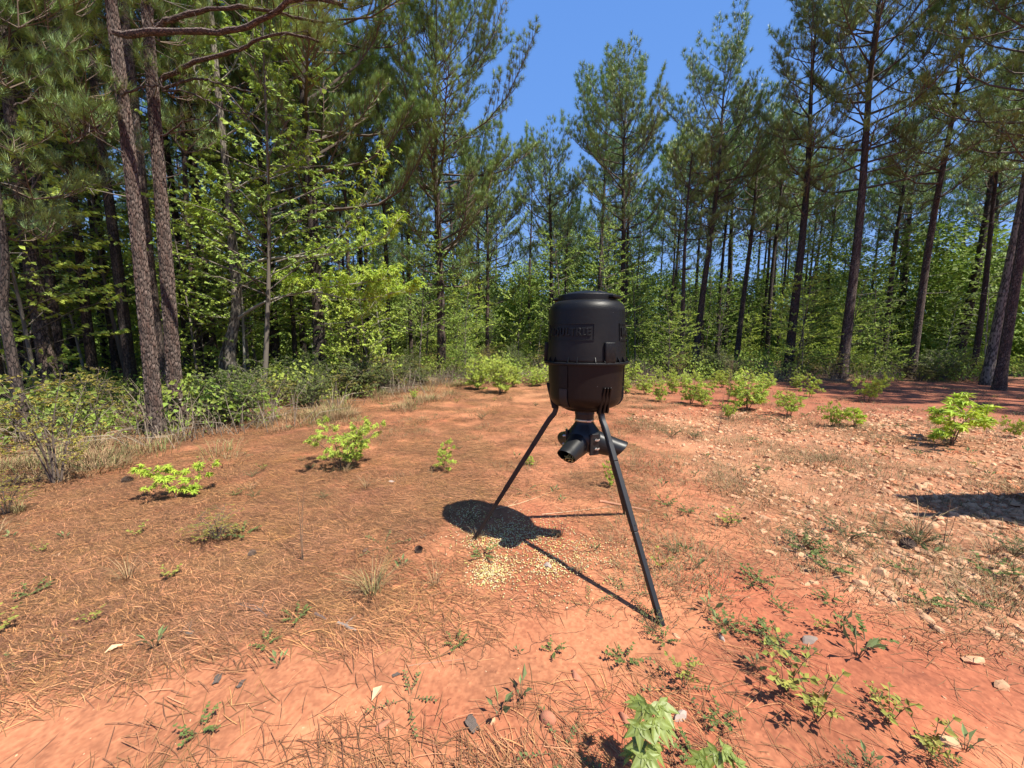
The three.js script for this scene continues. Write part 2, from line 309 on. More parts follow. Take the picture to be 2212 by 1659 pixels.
function pine(o) {
  const r = rng(o.seed), H = o.H, w = new MB(), f = new MB(), t = new MB(), crown = H - o.cb, wob = o.wob ?? 0.12, ph = r() * 6;
  const axis = (h) => V((o.lean?.[0] ?? 0) * h / H + wob * Math.sin(h * 0.45 + ph) * h / H, h, (o.lean?.[1] ?? 0) * h / H + wob * Math.cos(h * 0.37 + ph) * h / H);
  const rad = (h) => o.r * (Math.pow(1 - h / H, 0.75) * 0.92 + 0.03) + o.r * 0.4 * Math.exp(-h * 3.2);
  const n = o.rows ?? 26, seg = o.seg ?? 9, tp = [], tr = [];
  for (let k = 0; k <= n; k++) { const h = -0.15 + (H + 0.1) * k / n; tp.push(axis(h)); tr.push(rad(Math.max(0, h))); }
  t.tube(tp, tr, seg, C(1, 1, 1), C(1, 1, 1), false, 0.6);
  const needles = { n: o.nn ?? 38, len: o.nl ?? 0.19, w: o.nw ?? 0.0125, warm: o.warm ?? 0, twigs: o.twigs };
  for (let h = o.cb; h < H - 0.25; h += (o.gap ?? 0.46) * (0.7 + 0.6 * r()) * (1 - 0.35 * (h - o.cb) / crown)) {
    const t01 = (h - o.cb) / crown, prof = t01 < 0.45 ? lerp(0.66, 1, t01 / 0.45) : 0.38 + 0.62 * Math.sqrt(1 - Math.pow((t01 - 0.45) / 0.55, 2.0)), k = 3 + Math.floor(r() * 2.4), az0 = r() * 6.28;
    for (let b = 0; b < k; b++) {
      if (r() < (o.gappy ?? 0.12)) continue;
      const az = az0 + b / k * 6.28 + (r() - 0.5) * 0.9; let len = Math.max(0.3, 1.28 * o.R * prof * (0.4 + 0.7 * r()));
      if (o.bias) len *= 1 + o.bias[1] * Math.max(-0.6, Math.cos(az - o.bias[0]));
      const el = (lerp(14, 42, t01) + (r() - 0.5) * 40) * RAD, el2 = el + (18 + 24 * r()) * RAD, p0 = axis(h), dir = (e) => V(Math.cos(az) * Math.cos(e), Math.sin(e), Math.sin(az) * Math.cos(e));
      const p1 = p0.clone().addScaledVector(dir(el), len * 0.5).add(V((r() - 0.5) * 0.1 * len, (r() - 0.5) * 0.1 * len, (r() - 0.5) * 0.1 * len)), p2 = p1.clone().addScaledVector(dir(el2), len * 0.5);
      const pts = curve([p0, p1, p2], 5), br = Math.min(rad(h) * 0.5, 0.008 + 0.0125 * len);
      w.tube(pts, pts.map((_, i) => lerp(br, 0.004, i / 5)), 4, WOOD, TWIG);
      spray(f, w, r, pts, lerp(0.45, 0.22, t01), needles, br * 0.6);
    }
  }
  tuft(f, r, axis(H), UPV, needles);
  for (let h = o.dead ?? o.cb * 0.45; h < o.cb + 0.3; h += 0.22 + 0.5 * r()) {   // dead snags under the live crown
    const az = r() * 6.28, len = (0.3 + 1.3 * r() * r()) * (o.R > 1.2 ? 1.2 : 0.9), p0 = axis(h), a = V(Math.cos(az), 0.12 * r(), Math.sin(az)), p1 = p0.clone().addScaledVector(a, len * 0.5), p2 = p1.clone().addScaledVector(a, len * 0.5).add(V(0, -0.18 * len * r() + 0.05, (r() - 0.5) * 0.3 * len));
    w.tube([p0, p1, p2], [0.012, 0.008, 0.003], 4, C(0.13, 0.11, 0.1), C(0.17, 0.15, 0.13));
    for (let m = 0; m < 2; m++) { const s = p1.clone().lerp(p2, r()), e = V(r() - 0.5, r() - 0.3, r() - 0.5).normalize(); w.tube([s, s.clone().addScaledVector(e, len * 0.35)], [0.005, 0.002], 3, C(0.15, 0.13, 0.12)); }
  }
  return { trunk: t.geo(true), branches: w.geo(true), crown: f.geo(), axis, rad, f, w, r, needles };
}
function pineThing(g, label, pos, turn, bark = MAT.bark, group) {
  const t = thing('pine_tree', label, 'pine tree', pos, turn, group);
  part('trunk', g.trunk, bark, t); part('branches', g.branches, MAT.limb, t); part('crown', g.crown, MAT.needles, t); return t;
}

// the two near pines at the wood's edge, whose bark plates and low limbs can be made out
function barkTrunk(axis, rad, H, seg, rows) {
  const p = [], u = [], idx = [], c = V();
  for (let k = 0; k <= rows; k++) {
    const h = -0.12 + (H + 0.12) * k / rows, r0 = rad(Math.max(0, h)); axis(h, c);
    for (let s = 0; s <= seg; s++) {
      const a = s / seg * 2 * PI, uu = s / seg * 2, bu = Math.floor(uu % 1 * BW) % BW, bv = ((Math.floor((h + 1) / 1.2 * BH) % BH) + BH) % BH, hh = barkH[bv * BW + bu];
      const rr = r0 * (1 + 0.05 * Math.sin(a * 3 + h)) + 0.020 * (hh - 0.6); p.push(c.x + Math.cos(a) * rr, c.y, c.z + Math.sin(a) * rr); u.push(uu, (h + 1) / 1.2);
    }
  }
  for (let k = 0; k < rows; k++) for (let s = 0; s < seg; s++) { const a = k * (seg + 1) + s, b = a + seg + 1; idx.push(a, b, a + 1, a + 1, b, b + 1); }
  const g = new THREE.BufferGeometry(); g.setAttribute('position', new THREE.Float32BufferAttribute(p, 3)); g.setAttribute('uv', new THREE.Float32BufferAttribute(u, 2)); g.setIndex(idx); g.computeVertexNormals(); return g;
}
function limbGeo(pts, r0, r1, r, f, needles, from = 0.6, n = 10, w = new MB()) {
  const c = curve(pts, n * 2); c.forEach((p, i) => i && i < n * 2 && p.add(V((r() - 0.5) * 0.03, (r() - 0.5) * 0.03, (r() - 0.5) * 0.03)));
  const a = C(0.085, 0.066, 0.056); w.tube(c, c.map((_, i) => lerp(r0, r1, i / c.length) * (0.9 + 0.3 * r())), 8, a, a, false, 0.3);
  for (let k = 0; k < n * 1.2; k++) { const i = 2 + Math.floor(r() * (c.length - 3)), d = V(r() - 0.5, r() - 0.35, r() - 0.5).normalize(), l = 0.12 + 0.5 * r() * r(); w.tube([c[i], c[i].clone().addScaledVector(d, l * 0.6).add(V(0, 0.03, 0)), c[i].clone().addScaledVector(d, l).add(V(0, -0.04, 0))], [0.007, 0.005, 0.002], 3, C(0.16, 0.14, 0.13)); }
  if (needles) spray(f, w, r, c.slice(Math.floor(c.length * from)), 0.1, needles, 0.012);
  return w;
}
const NEAR = { n: 46, len: 0.20, w: 0.0055, twigs: 9, warm: 0.1 };
function nearPine(o) {
  const g = pine({ seed: o.seed, H: o.H, cb: o.cb, R: 2.3, r: o.r, nn: 22, nw: 0.012, lean: o.lean, wob: 0.05 });
  const t = thing('pine_tree', o.label, 'pine tree', [o.x, land(o.x, -o.z), -o.z]);
  const axis = (h, c) => c.copy(g.axis(h)), trunk = part('trunk', barkTrunk(axis, g.rad, 9, 72, 620), MAT.barkNear, t);
  const upper = new MB(); const tp = [], tr = []; for (let k = 0; k <= 8; k++) { const h = 8.98 + (o.H - 8.98) * k / 8; tp.push(g.axis(h)); tr.push(g.rad(h)); } upper.tube(tp, tr, 10, C(1, 1, 1)); part('upper_trunk', upper.geo(true), MAT.bark, t);
  part('branches', g.branches, MAT.limb, t); part('crown', g.crown, MAT.needles, t);
  const f = new MB(), r = rng(o.seed + 5);
  for (const [list, z0, z1, r0, r1, from] of o.limbs) {
    const pts = list.map(([px, py], i) => at(px, py, lerp(z0, z1, i / (list.length - 1))).sub(t.position));
    part('limb', limbGeo(pts, r0, r1, r, f, from < 1 ? NEAR : null, from).geo(true), MAT.limbBark, t);
  }
  for (const [px, py, z, s] of o.sprays ?? []) {                         // low green shoots
    const c = at(px, py, z).sub(t.position), w = new MB();
    for (let k = 0; k < 4; k++) { const d = V(r() - 0.5, 0.2 * r() + 0.1, r() - 0.5).normalize(), pts = [c, c.clone().addScaledVector(d, s * 0.5), c.clone().addScaledVector(d, s).add(V(0, s * 0.2, 0))]; w.tube(pts, [0.01, 0.007, 0.004], 4, TWIG); spray(f, w, r, curve(pts, 5), 0.2, NEAR, 0.008); }
    part('shoot', w.geo(true), MAT.limb, t);
  }
  part('needles', f.geo(), MAT.needles, t);
  return t;
}
nearPine({ seed: 501, H: 15, cb: 8.6, r: 0.108, x: X(338, 6.4), z: 6.4, lean: [0.0, 0],
  label: 'front left pine with bare scaly trunk, a thick limb reaching right at its top',
  limbs: [[[[247, 70], [290, 74], [333, 66], [400, 69], [466, 70], [520, 63], [565, 42], [610, 12], [680, -5], [740, 10]], 6.0, 5.2, 0.046, 0.02, 0.62], [[[228, 292], [170, 258], [100, 217], [66, 213], [30, 228]], 6.2, 5.7, 0.024, 0.008, 2], [[[236, 235], [205, 222], [160, 246], [120, 262]], 6.3, 5.9, 0.012, 0.004, 2],
    [[[215, 270], [190, 285], [170, 290], [150, 270]], 6.2, 5.8, 0.014, 0.006, 0.4], [[[262, 205], [300, 190], [330, 185], [356, 190]], 6.2, 5.9, 0.016, 0.006, 2]],
  sprays: [[150, 310, 6.1, 0.6], [215, 300, 6.3, 0.6], [185, 210, 6.2, 0.5], [30, 330, 6.0, 0.7], [70, 430, 6.2, 0.7], [20, 190, 6.0, 0.7], [110, 110, 6.3, 0.7], [40, 60, 6.1, 0.7], [95, 520, 6.6, 0.6], [30, 520, 6.4, 0.6], [160, 30, 6.4, 0.6], [190, 400, 7.2, 0.5]] });
nearPine({ seed: 502, H: 15.5, cb: 8.8, r: 0.115, x: X(382, 7.0), z: 7.0, lean: [0.42, 0],
  label: 'front pine with a strapped camera box low on its scaly trunk',
  limbs: [[[[337, 57], [383, 37], [450, 20], [540, 15], [610, 30], [700, 48]], 6.6, 6.0, 0.040, 0.014, 0.6], [[[347, 173], [390, 148], [433, 130], [480, 117], [520, 107], [550, 87], [623, 73], [690, 90]], 6.9, 6.2, 0.036, 0.015, 0.62],
    [[[350, 192], [417, 170], [450, 172], [483, 183], [546, 200]], 6.9, 6.5, 0.02, 0.008, 2], [[[353, 293], [400, 263], [430, 258], [466, 265]], 6.9, 6.7, 0.013, 0.005, 2], [[[350, 196], [400, 198], [450, 218], [500, 240], [560, 250]], 6.9, 6.4, 0.016, 0.006, 2]],
  sprays: [[345, 90, 6.8, 0.5], [372, 210, 7.0, 0.5], [370, 40, 6.9, 0.5], [300, 330, 7.6, 0.5], [400, 330, 8, 0.6]] });

// the pines that can be told apart round the clearing: [foot px, distance, height, crown base, spread, trunk radius, label, bark, more]
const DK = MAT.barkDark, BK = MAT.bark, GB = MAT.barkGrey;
for (const [px, z, H, cb, R, r, label, bark, more] of [
  [52, 6.1, 9, 5.2, 1.1, 0.075, 'thin dark pine beside the left edge of the picture, forking above head height', DK, { lean: [-0.3, 0] }],
  [115, 9.0, 15, 6.8, 1.9, 0.17, 'stout leaning pine with patchy flaking bark in the left wood', BK, { lean: [-0.2, 0] }],
  [136, 10.2, 15, 7.5, 1.7, 0.15, 'straight grey pine close behind the stout flaking pine at left', BK, {}],
  [205, 11, 14, 7.6, 1.6, 0.13, 'slim pale-barked pine standing alone between two dark pairs in the left wood', BK, {}],
  [347, 9.4, 16, 8.6, 1.9, 0.19, 'broad pine half hidden behind the trunk that carries the camera box', BK, {}],
  [694, 12.6, 17, 5.2, 2.9, 0.21, 'tall black-barked pine with long limbs reaching over the clearing, climbed by vine', DK, { bias: [0.15, 0.85], nn: 40, nw: 0.0115, gap: 0.42, warm: 0.0, cb2: 1 }],
  [954, 16.5, 13.8, 3.8, 3.7, 0.20, 'tall pine left of the sky gap with a broad low crown', BK, { gap: 0.40, warm: 0.05, bias: [0, 0.2] }],
  [1053, 21, 10.8, 3.2, 2.8, 0.13, 'shorter pine with yellowish low boughs right of the broad-crowned pine', BK, { warm: 0.3 }],
  [1188, 20.5, 11.0, 5.0, 2.2, 0.17, 'pine with a rounded top standing right behind the left of the feeder', DK, {}],
  [1338, 19, 13.2, 6.2, 2.9, 0.17, 'pine with a tall oval crown right above the feeder', DK, { gappy: 0.08 }],
  [1292, 23, 12.2, 7.5, 1.7, 0.13, 'slender pine trunk just left of the one above the feeder', BK, {}],
  [1470, 17.5, 10.4, 4.6, 1.7, 0.12, 'low young pine with a dense pale crown right of the feeder', BK, { warm: 0.2 }],
  [1500, 19.5, 14.6, 6.4, 3.0, 0.18, 'pine whose pointed crown rises highest against the sky right of the gap', BK, { lean: [0.9, 0], gappy: 0.08 }],
  [1590, 20, 13, 6.2, 2.1, 0.15, 'pine with a sunlit trunk behind the row of saplings', BK, { lean: [0.5, 0] }],
  [1548, 23, 12.5, 6.6, 1.8, 0.13, 'thin straight pine between the pointed pine and the sunlit trunk', DK, {}],
  [1702, 16.5, 14.6, 6.6, 2.4, 0.19, 'dark straight pine whose narrow crown borders the sky on the right', DK, { lean: [0.2, 0] }],
  [1655, 22, 13, 6.8, 1.9, 0.14, 'dark pine left of and behind the narrow-crowned one', DK, {}],
  [1818, 15.2, 17, 7.2, 3.4, 0.185, 'big pine with light flaking bark and wide upswept limbs, right of the feeder', BK, { nn: 40, nw: 0.0115, lean: [0.2, 0] }],
  [1968, 15.6, 16, 7.0, 3.0, 0.15, 'pine with a sunlit edge right of the big flaking one', BK, { lean: [0.5, 0] }],
  [1908, 22, 14, 7, 1.9, 0.16, 'shaded dark pine between the two flaking trunks at right', DK, {}],
  [1935, 24.5, 14, 7, 1.9, 0.2, 'thick black pine deep behind the two flaking trunks', DK, {}],
  [2068, 21, 15, 7.2, 2.0, 0.24, 'thick leaning black pine left of the pale pair at far right', DK, { lean: [0.9, 0] }],
  [2102, 15.6, 13, 6.6, 1.7, 0.11, 'thin pine just left of the pale pair at far right', DK, {}],
  [2132, 13.6, 15, 7.0, 1.9, 0.15, 'pale-barked pine leaning behind the dark one by the right edge of the picture', GB, { lean: [0.6, 0] }],
  [2160, 12.2, 16, 6.8, 3.0, 0.14, 'dark-footed pine nearest the right edge of the picture', BK, { warm: 0.15 }],
]) {
  const g = pine({ seed: 600 + px, H, cb, R, r, ...more }), x = X(px, z);
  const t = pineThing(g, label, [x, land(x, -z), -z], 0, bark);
  if (px === 694) {                                                    // its vine of fresh leaves
    const v = new MB(), q = rng(9); for (let k = 0; k < 260; k++) { const h = 0.6 + 8.2 * q(), a = q() * 6.28, rr = g.rad(h) + 0.04 + 0.22 * q() * q(), p = g.axis(h).add(V(Math.cos(a) * rr, 0, Math.sin(a) * rr)), l = 0.7 + 0.6 * q(); v.star(p, V(Math.cos(a), -0.3 + 0.4 * q(), Math.sin(a)).normalize(), V(0.3 * (q() - 0.5), 1, 0.6).normalize(), 0.13, C(0.22 * l, 0.33 * l, 0.05 * l)); }
    part('vine', v.geo(), MAT.leaf, t);
  }
  if (px === 52) { const w = new MB(); const p = [g.axis(2.1), g.axis(2.9).add(V(0.2, 0, 0)), g.axis(4.2).add(V(0.42, 0, 0.1)), g.axis(6).add(V(0.5, 0, 0.1))]; w.tube(curve(p, 12), Array.from({ length: 13 }, (_, i) => lerp(0.055, 0.03, i / 12)), 9, C(1, 1, 1), C(1, 1, 1)); part('fork', w.geo(true), DK, t); }
}

// pines that nothing sets apart, deeper in and outside the picture
{
  const kinds = [[13, 7.4, 2.2, 0.13], [14.5, 8.4, 2.4, 0.15], [12, 6.8, 2.0, 0.12], [11.5, 6.4, 1.8, 0.10], [15, 8.6, 2.5, 0.16], [10.5, 5.4, 2.0, 0.10]].map(([H, cb, R, r], i) => pine({ seed: 800 + i, H, cb, R, r, nn: 26, nw: 0.019, nl: 0.22, twigs: 4.4, gap: 0.44, rows: 14, seg: 7 }));
  const r = rng(31), src = [], spots = [];
  const add = (x, z, label, group) => {
    const k = Math.floor(r() * 6), s = 0.88 + 0.3 * r(), y = land(x, z) - 0.05;
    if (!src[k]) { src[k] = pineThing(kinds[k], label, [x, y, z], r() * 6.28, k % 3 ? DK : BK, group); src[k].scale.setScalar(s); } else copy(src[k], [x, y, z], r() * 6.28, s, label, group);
  };
  const far = 'tall slender pine standing deep in the wood among many like it', near = 'pines deep in the wood';
  for (let i = 0; i < 4000 && spots.length < 125; i++) {
    const a = (r() * 128 - 64) * RAD, d = 15 + 34 * Math.pow(r(), 0.75), x = Math.sin(a) * d, z = -Math.cos(a) * d;
    if (inWoods(x, z) < 0.99 || (x > -6 && z > -24) || (x < -6 && z > -10) || spots.some(([p, q]) => Math.hypot(p - x, q - z) < 1.9)) continue;
    if (x > -4.5 && x < 1.5 && -z < 27 ) continue;
    spots.push([x, z]); add(x, z, far, near);
  }
  for (const [x, z] of [[-11, -8.2], [-12.4, -10.5], [-14.5, -12], [-13.2, -14.2], [-10.2, -12.6], [-8.6, -14], [-11.5, -16], [-7.4, -17.4], [-9.6, -18.6], [-16, -15.5]]) add(x, z, far, near);
  for (const [px, z] of [[85, 11.5], [255, 12.5], [285, 10.5], [410, 13.5], [455, 15], [590, 15.5], [640, 14], [760, 16], [800, 17.5], [842, 16.5], [890, 19], [165, 14]]) add(X(px, z), -z, 'slim dark trunk showing through the leaves of the left wood', 'slim trunks in the left wood');
  for (const [x, z] of [[17.6, -9.2], [20.5, -10.6], [22, -7.4], [24.5, -11.5], [19, -6.2], [26, -9], [27.5, -13.5], [22.5, -13.6]]) add(x, z, 'tall pine right of the clearing whose shade falls on the red track', 'pines right of the clearing');
}

// ------------------------------------------------------------------ broadleaved understory
const FRESH = [0.45, 0.53, 0.085], GREEN = [0.29, 0.39, 0.065], OLIVE = [0.16, 0.20, 0.05];
const tintOf = (c, r, v = 0.35) => { const k = 1 - v / 2 + v * r(), w = (r() - 0.5) * 0.18; return C(c[0] * k * (1 + w), c[1] * k, c[2] * k); };
function leafAt(f, r, p, dir, o) {
  const d = V(dir.x + (r() - 0.5) * 0.9, (dir.y * 0.3) - 0.4 + 0.7 * (r() - 0.5), dir.z + (r() - 0.5) * 0.9).normalize(), n = V((r() - 0.5) * 2.2, 0.75, (r() - 0.5) * 2.2).normalize(), s = o.leaf * (0.65 + 0.6 * r());
  o.star ? f.star(p, d, n, s, tintOf(o.color, r)) : f.leaf(p, d, n, s, s * (o.wide ?? 0.8), tintOf(o.color, r));
}
function broadleaf(o) {                                                  // a small tree or shrub: stems, branches, twigs, leaves
  const r = rng(o.seed), w = new MB(), f = new MB(), t = new MB(), H = o.H, col = o.wood ?? C(0.16, 0.135, 0.105);
  for (let s = 0; s < (o.stems ?? 1); s++) {
    const sp = (o.stems ?? 1) > 1 ? 1 : 0, az = r() * 6.28, lean = sp ? (0.2 + 0.5 * r()) * (o.splay ?? 0.6) * H : 0.08 * H, h = H * (sp ? 0.6 + 0.45 * r() : 1);
    const pts = curve([V(0.02 * sp * Math.cos(az), -0.05, 0.02 * sp * Math.sin(az)), V(Math.cos(az) * lean * 0.35 + (r() - 0.5) * 0.06 * H, h * 0.45, Math.sin(az) * lean * 0.35 + (r() - 0.5) * 0.06 * H), V(Math.cos(az) * lean, h, Math.sin(az) * lean)], 9);
    t.tube(pts, pts.map((_, i) => o.r * (1 - 0.82 * i / 9)), o.r > 0.02 ? 7 : 4, col, col, false, 0.3);
    const n = o.branches;
    for (let k = 0; k < n; k++) {
      const u = lerp(o.low ?? 0.15, 0.98, (k + r()) / n), i = Math.min(8, Math.floor(u * 9)), p0 = pts[i].clone().lerp(pts[i + 1], u * 9 - i), a = k * 2.4 + r() * 1.2, prof = o.shape === 'dome' ? Math.sqrt(1 - Math.pow(u, 3)) : 0.35 + 0.65 * Math.sin(Math.PI * Math.min(1, 0.25 + 0.75 * u) * 0.9);
      const len = Math.max(0.08 * H, o.spread * prof * (0.55 + 0.6 * r())), el = (o.rise ?? 25) * RAD * (0.4 + r()), d = V(Math.cos(a) * Math.cos(el), Math.sin(el), Math.sin(a) * Math.cos(el));
      const p1 = p0.clone().addScaledVector(d, len * 0.55).add(V(0, len * 0.08, 0)), p2 = p0.clone().addScaledVector(d, len).add(V((r() - 0.5) * 0.2 * len, len * (o.droop ?? 0), (r() - 0.5) * 0.2 * len)), br = Math.max(0.0025, o.r * 0.3 * (len / o.spread));
      w.tube([p0, p1, p2], [br, br * 0.7, 0.002], 3, col, col);
      const m = o.twigs;
      for (let j = 0; j < m; j++) {
        const s2 = 0.3 + 0.7 * (j + r()) / m, q0 = s2 < 0.55 ? p0.clone().lerp(p1, s2 / 0.55) : p1.clone().lerp(p2, (s2 - 0.55) / 0.45), td = d.clone().multiplyScalar(0.6).add(V((r() - 0.5) * 1.6, 0.5 * (r() - 0.3), (r() - 0.5) * 1.6)).normalize(), tl = len * 0.28 * (0.5 + r()) + o.leaf * 0.6, q1 = q0.clone().addScaledVector(td, tl);
        w.tube([q0, q1], [0.003, 0.0015], 3, col, col);
        for (let l = 0; l < o.leaves; l++) leafAt(f, r, q0.clone().lerp(q1, 0.25 + 0.75 * (l + r()) / o.leaves), td, o);
      }
      for (let l = 0; l < (o.tip ?? 3); l++) leafAt(f, r, p2, d, o);
    }
  }
  return { trunk: t.geo(true), branches: w.geo(true), crown: f.geo() };
}
const WOODM = std({ vertexColors: true, roughness: 0.95 });
function broadThing(g, name, label, cat, pos, turn, group, trunk = 'trunk', crown = 'crown') {
  const t = thing(name, label, cat, pos, turn, group);
  part(trunk, g.trunk, WOODM, t); part(trunk === 'stem' ? 'twigs' : 'branches', g.branches, WOODM, t); part(crown, g.crown, MAT.leaf, t); return t;
}
const SEEN = [[205, 11], [347, 9.4], [382, 7], [503, 11.2, 15], [694, 12.6, 15], [954, 16.5], [1053, 21], [1188, 20.5], [1338, 19], [1500, 19.5], [1590, 20], [1702, 16.5], [1818, 15.2], [1968, 15.6], [2132, 13.6]];
{ // understory trees between the pines
  const big = [0, 1, 2, 3, 4, 5].map((i) => broadleaf({ seed: 900 + i, H: [7, 5.5, 4.2, 6.2, 3.4, 8][i], r: [0.05, 0.04, 0.03, 0.045, 0.028, 0.06][i], spread: [1.7, 1.5, 1.4, 1.2, 1.3, 1.9][i], branches: [46, 40, 32, 40, 30, 50][i], twigs: 7, leaves: 11, leaf: [0.092, 0.09, 0.092, 0.085, 0.092, 0.095][i], low: [0.2, 0.16, 0.1, 0.25, 0.06, 0.3][i], color: [GREEN, FRESH, [0.38, 0.47, 0.075], [0.31, 0.41, 0.07], [0.40, 0.48, 0.08], [0.29, 0.39, 0.07]][i], rise: 22, tip: 5, wood: i === 3 ? C(0.27, 0.25, 0.21) : C(0.12, 0.10, 0.08) }));
  const r = rng(41), src = [], spots = [];
  const add = (x, z, k, s, label, group) => {
    const y = land(x, z) - 0.03;
    if (!src[k]) { src[k] = broadThing(big[k], 'understory_tree', label, 'young tree', [x, y, z], r() * 6.28, group); src[k].scale.setScalar(s); } else copy(src[k], [x, y, z], r() * 6.28, s, label, group);
  };
  const L = 'leafy young tree among many like it under the pines', Gp = 'leafy young trees under the pines';
  for (let i = 0; i < 5000 && spots.length < 150; i++) {
    const left = i % 5 < 2, a = (left ? -62 + 42 * r() : -20 + 84 * r()) * RAD, d = left ? 8.5 + 17 * r() : 15.5 + 20 * Math.pow(r(), 1.1), x = Math.sin(a) * d, z = -Math.cos(a) * d;
    if (inWoods(x, z) < 0.9 || spots.some(([p, q]) => Math.hypot(p - x, q - z) < 1.0)) continue;
    if (x < -5 && z > -7.6) continue;
    { const ppx = 1106 + x * 830 / (-z * cosP + 0.1); if (SEEN.some(([q, d, w]) => -z < d && Math.abs(ppx - q) < (w ?? 0) + 42 * 12 / -z * 0.75)) continue; }
    if (r() < (left ? 0.27 : 0.3)) continue;
    spots.push([x, z]); add(x, z, Math.floor(r() * 6), left ? 0.75 + 0.5 * r() : 0.42 + 0.4 * r(), L, Gp);
  }
  for (const [px, z, k, s, label] of [[585, 14.2, 1, 1.0, 'bright green young tree left of the vine-clad black pine'], [760, 14.6, 4, 0.95, 'low bright sapling tree just right of the vine-clad black pine'], [835, 15, 3, 0.9, 'slender pale-stemmed young tree between the vine-clad pine and the broad-crowned pine'], [430, 11.5, 1, 1.05, 'sunlit yellow-green young tree right of the pine with the camera box'], [560, 13.5, 5, 0.95, 'tall young tree behind the grey-barked tree on the left'],
    [1120, 20, 2, 1.1, 'round young tree in the gap left of the feeder'], [1000, 18.5, 1, 0.8, 'young tree at the foot of the broad-crowned pine']]) add(X(px, z), -z, k, s, label);
}
{ // the grey-barked sweetgum at the left whose pale limbs reach over the clearing
  const z0 = 11.2, x0 = X(503, z0), t = thing('sweetgum_tree', 'grey-barked tree with pale limbs of bright leaves reaching right over the clearing', 'tree', [x0, land(x0, -z0), -z0]);
  const r = rng(77), w = new MB(), f = new MB(), tr = new MB(), P = (px, py, z) => at(px, py, z).sub(t.position);
  const tp = curve([V(0, -0.1, 0), P(497, 760, z0), P(510, 660, z0), P(503, 560, z0), P(492, 400, z0), P(470, 190, z0), P(455, 20, z0), P(445, -120, z0)], 40);
  tr.tube(tp, tp.map((_, i) => lerp(0.155, 0.045, i / 40)), 12, C(1, 1, 1)); part('trunk', tr.geo(true), MAT.barkGrey, t);
  const fork = new MB(), fp = curve([P(492, 830, z0 + 0.1), P(478, 790, z0 + 0.2), P(486, 745, z0 + 0.1), P(500, 700, z0)], 10); fork.tube(fp, fp.map((_, i) => 0.09 - 0.003 * i), 8, C(1, 1, 1)); part('trunk', fork.geo(true), MAT.barkGrey, t);
  const pale = C(0.30, 0.275, 0.23), o = { leaf: 0.14, star: true, color: [0.42, 0.52, 0.065] };
  for (const [list, z1, za, ra, lv] of [
    [[[510, 690], [566, 655], [646, 633], [690, 632], [770, 648], [868, 628]], 10.4, z0, 0.045, 1], [[[518, 577], [576, 559], [676, 553], [733, 545], [789, 531], [832, 511], [858, 478]], 10.2, z0, 0.045, 1], [[[646, 634], [720, 618], [790, 610], [846, 600]], 10.1, 10.8, 0.02, 1],
    [[[520, 620], [560, 600], [600, 604], [648, 620]], 10.8, z0, 0.02, 0.5], [[[492, 420], [540, 390], [600, 370], [660, 340]], 10.5, z0, 0.03, 0.25], [[[480, 300], [520, 270], [570, 215], [600, 160]], 11, z0, 0.028, 0.1], [[[700, 545], [740, 500], [790, 420], [830, 330]], 10.6, 10.5, 0.014, 0.35],
    [[[500, 520], [470, 500], [430, 470], [400, 470]], 11, z0, 0.02, 0.5], [[[470, 180], [500, 150], [520, 110], [560, 60]], 11.2, z0, 0.02, 0.05], [[[475, 240], [440, 200], [420, 150], [410, 100]], 11.4, z0, 0.02, 0.05], [[[700, 700], [770, 690], [830, 640], [900, 628]], 10.6, 11, 0.012, 0.8]]) {
    const pts = curve(list.map(([px, py], i) => P(px, py, lerp(za, z1, i / (list.length - 1)))), 18); w.tube(pts, pts.map((_, i) => lerp(ra, 0.006, i / 18)), 6, pale, pale);
    for (let i = 5; i <= 18; i++) for (let k = 0; k < 3; k++) {
      const d = V((r() - 0.5) * 1.4 + 0.3, 0.25 + 0.8 * r(), (r() - 0.5) * 1.4).normalize(), l = 0.15 + 0.4 * r(), q = pts[i].clone().addScaledVector(d, l); w.tube([pts[i], q], [0.006, 0.002], 3, pale, pale);
      for (let m = 0; m < 8 * lv * (0.35 + i / 18); m++) leafAt(f, r, pts[i].clone().lerp(q, 0.4 + 0.7 * r()).add(V(r() - 0.5, r() - 0.5, r() - 0.5).multiplyScalar(0.16)), d, o);
    }
  }
  part('limbs', w.geo(true), MAT.limb, t); part('leaves', f.geo(), MAT.leaf, t);
}

